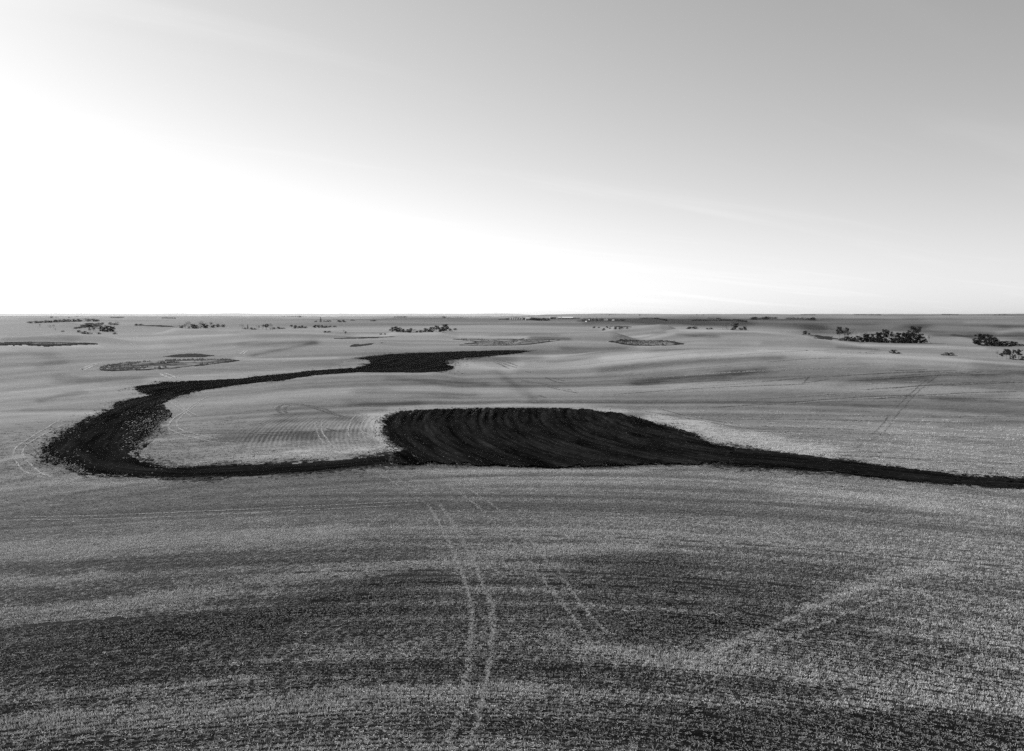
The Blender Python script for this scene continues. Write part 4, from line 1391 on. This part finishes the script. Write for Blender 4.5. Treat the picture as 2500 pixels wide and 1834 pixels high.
def poly_obj(name, V, F, mat, parent):
    me = bpy.data.meshes.new(name)
    me.from_pydata([tuple(map(float, q)) for q in V], [], F)
    me.materials.append(mat); me.update()
    return link(name, me, parent)


def bx(name, parent, mat, *b):
    V, F = [], []
    box(V, F, *b)
    return poly_obj(name, V, F, mat, parent)


def place(name, px, py, label, cat, group, yaw=0.0):
    q = ground_at([px], [py])[0]
    e = bpy.data.objects.new(name, None); COL.objects.link(e)
    e.location = q
    e.rotation_euler = (0, 0, yaw)
    tag(e, label, cat, group)
    return e, math.hypot(q[0], q[1]) / FPX


def grain_bin(px, py, wpx, hpx, label, group, mat=M_GALV):
    e, m = place('grain_bin', px, py, label, 'grain bin', group)
    r, h = wpx * m / 2, hpx * m
    n = 24
    bx('base', e, M_CONC, -r * 1.08, r * 1.08, -r * 1.08, r * 1.08, -1.0, .15)
    V, F = [], []
    rings = 9
    for j in range(rings):
        z = .15 + (h * .72 - .15) * j / (rings - 1)
        rr_ = r * (1.0 if j % 2 else .985)
        for i in range(n):
            a = 2 * math.pi * i / n
            V.append((rr_ * math.cos(a), rr_ * math.sin(a), z))
    for j in range(rings - 1):
        for i in range(n):
            F.append((j * n + i, j * n + (i + 1) % n, (j + 1) * n + (i + 1) % n, (j + 1) * n + i))
    poly_obj('wall', V, F, mat, e)
    V, F = [], []
    for j, (f, z) in enumerate(((1.06, h * .715), (.55, h * .86), (.12, h * .97))):
        for i in range(n):
            a = 2 * math.pi * i / n
            V.append((r * f * math.cos(a), r * f * math.sin(a), z))
    for j in range(2):
        for i in range(n):
            F.append((j * n + i, j * n + (i + 1) % n, (j + 1) * n + (i + 1) % n, (j + 1) * n + i))
    roof = poly_obj('roof', V, F, mat, e)
    V, F = [], []
    tube(V, F, (0, 0, h * .96), (0, 0, h), r * .14, r * .14, 10)
    k = len(V); V.append((0, 0, h + .05))
    for i in range(10):
        F.append((10 + i, 10 + (i + 1) % 10, k))
    poly_obj('cap', V, F, mat, roof)
    bx('door', e, M_DARKWALL, -.45, .45, -r - .05, -r + .08, .4, min(2.2, h * .4))
    V, F = [], []
    for dx in (-.22, .22):
        tube(V, F, (r * .45 + dx, -r * .93, .2), (r * .45 + dx, -r * .93, h * .73), .03, .03, 4)
    for i in range(8):
        z = .5 + i * (h * .7 - .5) / 8
        tube(V, F, (r * .45 - .22, -r * .93, z), (r * .45 + .22, -r * .93, z), .02, .02, 4)
    poly_obj('ladder', V, F, M_GALV, e)


def gabled(name, px, py, wpx, hpx, depth, label, cat, wall, roofm, yaw=0.0, chimney=False, doors=1, wins=2, group='farm buildings', eave=.6):
    e, m = place(name, px, py, label, cat, group, yaw)
    L, h = wpx * m, hpx * m
    he = h * eave
    x, d = L / 2, depth / 2
    V = [(-x, -d, -1), (x, -d, -1), (x, d, -1), (-x, d, -1), (-x, -d, he), (x, -d, he), (x, d, he), (-x, d, he), (-x, 0, h * .97), (x, 0, h * .97)]
    F = [(0, 1, 5, 4), (2, 3, 7, 6), (1, 2, 6, 9, 5), (3, 0, 4, 8, 7)]
    poly_obj('wall', V, F, wall, e)
    o = .5
    V = []
    for z in (0, .18):
        V += [(-x - o, -d - o, he - o * (h - he) / d + z), (x + o, -d - o, he - o * (h - he) / d + z), (x + o, 0, h + z), (-x - o, 0, h + z), (x + o, d + o, he - o * (h - he) / d + z), (-x - o, d + o, he - o * (h - he) / d + z)]
    F = [(6, 7, 8, 9), (9, 8, 10, 11), (3, 2, 1, 0), (5, 4, 2, 3), (0, 1, 7, 6), (4, 5, 11, 10), (1, 2, 8, 7), (2, 4, 10, 8), (3, 0, 6, 9), (5, 3, 9, 11)]
    roof = poly_obj('roof', V, F, roofm, e)
    if chimney:
        bx('chimney', roof, M_CONC, x * .3, x * .3 + .7, -.35, .35, h * .8, h + 1.1)
    for i in range(doors):
        cx = -x + L * (i + 1) / (doors + 1)
        bx('door', e, M_GREYWALL, cx - .9 - .01 * L, cx + .9 + .01 * L, -d - .06, -d + .05, 0, min(he * .8, 3.4))
    for i in range(wins):
        cx = -x + L * (i + .5) / wins
        if abs((cx + x) / L * (doors + 1) - round((cx + x) / L * (doors + 1))) < .12 and doors:
            cx += 2.2
        w = bx('window', e, M_WHITE, cx - .7, cx + .7, -d - .08, -d + .04, he * .45, he * .78)
        bx('pane', w, M_GLASS, cx - .58, cx + .58, -d - .1, -d - .05, he * .45 + .1, he * .78 - .1)
    return e


grain_bin(1246, 781.8, 2.6, 6.5, 'tall white silo at the left end of the bin row', 'grain bins of the left farm', M_WHITE)
for i, (bxx, hh) in enumerate(((1252, 5.5), (1257.5, 5.5), (1263, 5.8), (1269, 5.8), (1275, 6.0))):
    grain_bin(bxx, 781.8 + .05 * i, 4.2, hh, f'shiny steel grain bin, {ORD[i]} to the right of the white silo', 'grain bins of the left farm')
gabled('house', 1290, 782.0, 14, 7.0, 12, 'farmhouse with a pale roof among dark trees', 'house', M_GREYWALL, M_WHITE, yaw=0.1, chimney=True, doors=1, wins=4)
grain_bin(1343.5, 778.3, 3.4, 5.5, 'white grain bin left of the far sheds', 'grain bins of the far yard', M_WHITE)
gabled('machine_shed', 1353, 779.0, 12, 4.4, 14, 'dark machine shed right of the white far bin', 'shed', M_DARKWALL, M_SHINGLE, doors=2, wins=0)
grain_bin(1360, 779.2, 2.6, 4.6, 'white narrow bin right of the dark machine shed', 'grain bins of the far yard', M_WHITE)
gabled('workshop', 1366, 779.0, 7, 5.0, 14, 'low workshop with a pale roof beside the long barn', 'shed', M_GREYWALL, M_WHITE, doors=1, wins=2)
gabled('barn', 1385, 779.2, 26, 5.4, 22, 'long low barn with a bright white roof', 'barn', M_DARKWALL, M_WHITE, doors=3, wins=6, eave=.55)
gabled('house', 1432, 786.0, 3.4, 3.6, 7, 'small white house under the first farm spruces', 'house', M_WHITE, M_SHINGLE, yaw=.4, doors=1, wins=2, chimney=True)
gabled('garage', 1438.5, 783.6, 3.2, 3.4, 6, 'little white garage between the farm spruces', 'garage', M_WHITE, M_WHITE, yaw=-.3, doors=1, wins=0)
grain_bin(1477.5, 783.4, 2.4, 4.2, 'left of two white bins right of the spruces', 'white bins of the right farm', M_WHITE)
grain_bin(1482.5, 783.4, 2.4, 4.8, 'right of two white bins right of the spruces', 'white bins of the right farm', M_WHITE)
gabled('shed', 1497, 783.6, 5, 2.6, 8, 'small pale shed at the right end of the farm', 'shed', M_GREYWALL, M_WHITE, doors=1, wins=1)

# ------------------------------------------------------------------ distant ridge, pale behind the farmland on the left
M_RIDGE = plain('far_ridge_land', 0.22, var=0.3, scale=0.002)
rt = np.radians(np.linspace(-60, 4.5, 520)); rd = np.linspace(52000, 58000, 9)
prof = np.sin(np.linspace(0, math.pi, 9)) ** 0.8
edge_f = smooth(-1.04, -0.9, rt) * (1 - smooth(-0.03, 0.075, rt))
crest = edge_f * (165 + 34 * noise(rt * 9, rt * 0 + 3, 121) + 22 * noise(rt * 34, rt * 0 + 5, 122) + 9 * noise(rt * 120, rt * 0 + 7, 123))
a_, b_ = np.meshgrid(rd, rt, indexing='ij')
zr = -140 + prof[:, None] * crest[None, :]
fr = mesh_np('hill_ridge', np.stack([(a_ * np.sin(b_)).ravel(), (a_ * np.cos(b_)).ravel(), zr.ravel()], 1), grid_faces(9, 520).reshape(-1, 4)[:, ::-1], M_RIDGE, None, True)
tag(link('hill_ridge', fr), 'pale distant ridge along the left horizon', kind='structure')

# ------------------------------------------------------------------ haze: clear autumn air that whitens the far land
HAZE = 0.000011
V, F = [], []
box(V, F, -60000, 60000, -60000, 60000, min(float(GZ.min()), -140) - 5.0, max(float(GZ.max()), CAM_H, float(zr.max())) + 8.0)
hz = bpy.data.meshes.new('haze'); hz.from_pydata(V, [], F)
hm = bpy.data.materials.new('haze'); hm.use_nodes = True
for n_ in list(hm.node_tree.nodes):
    hm.node_tree.nodes.remove(n_)
ho = hm.node_tree.nodes.new('ShaderNodeOutputMaterial'); hv = hm.node_tree.nodes.new('ShaderNodeVolumePrincipled')
hv.inputs['Color'].default_value = (.9, .9, .9, 1)
hv.inputs['Density'].default_value = HAZE
hv.inputs['Anisotropy'].default_value = 0.3
hm.node_tree.links.new(hv.outputs[0], ho.inputs['Volume'])
hz.materials.append(hm)
tag(link('haze', hz), 'thin pale haze in the air over the fields', kind='stuff')
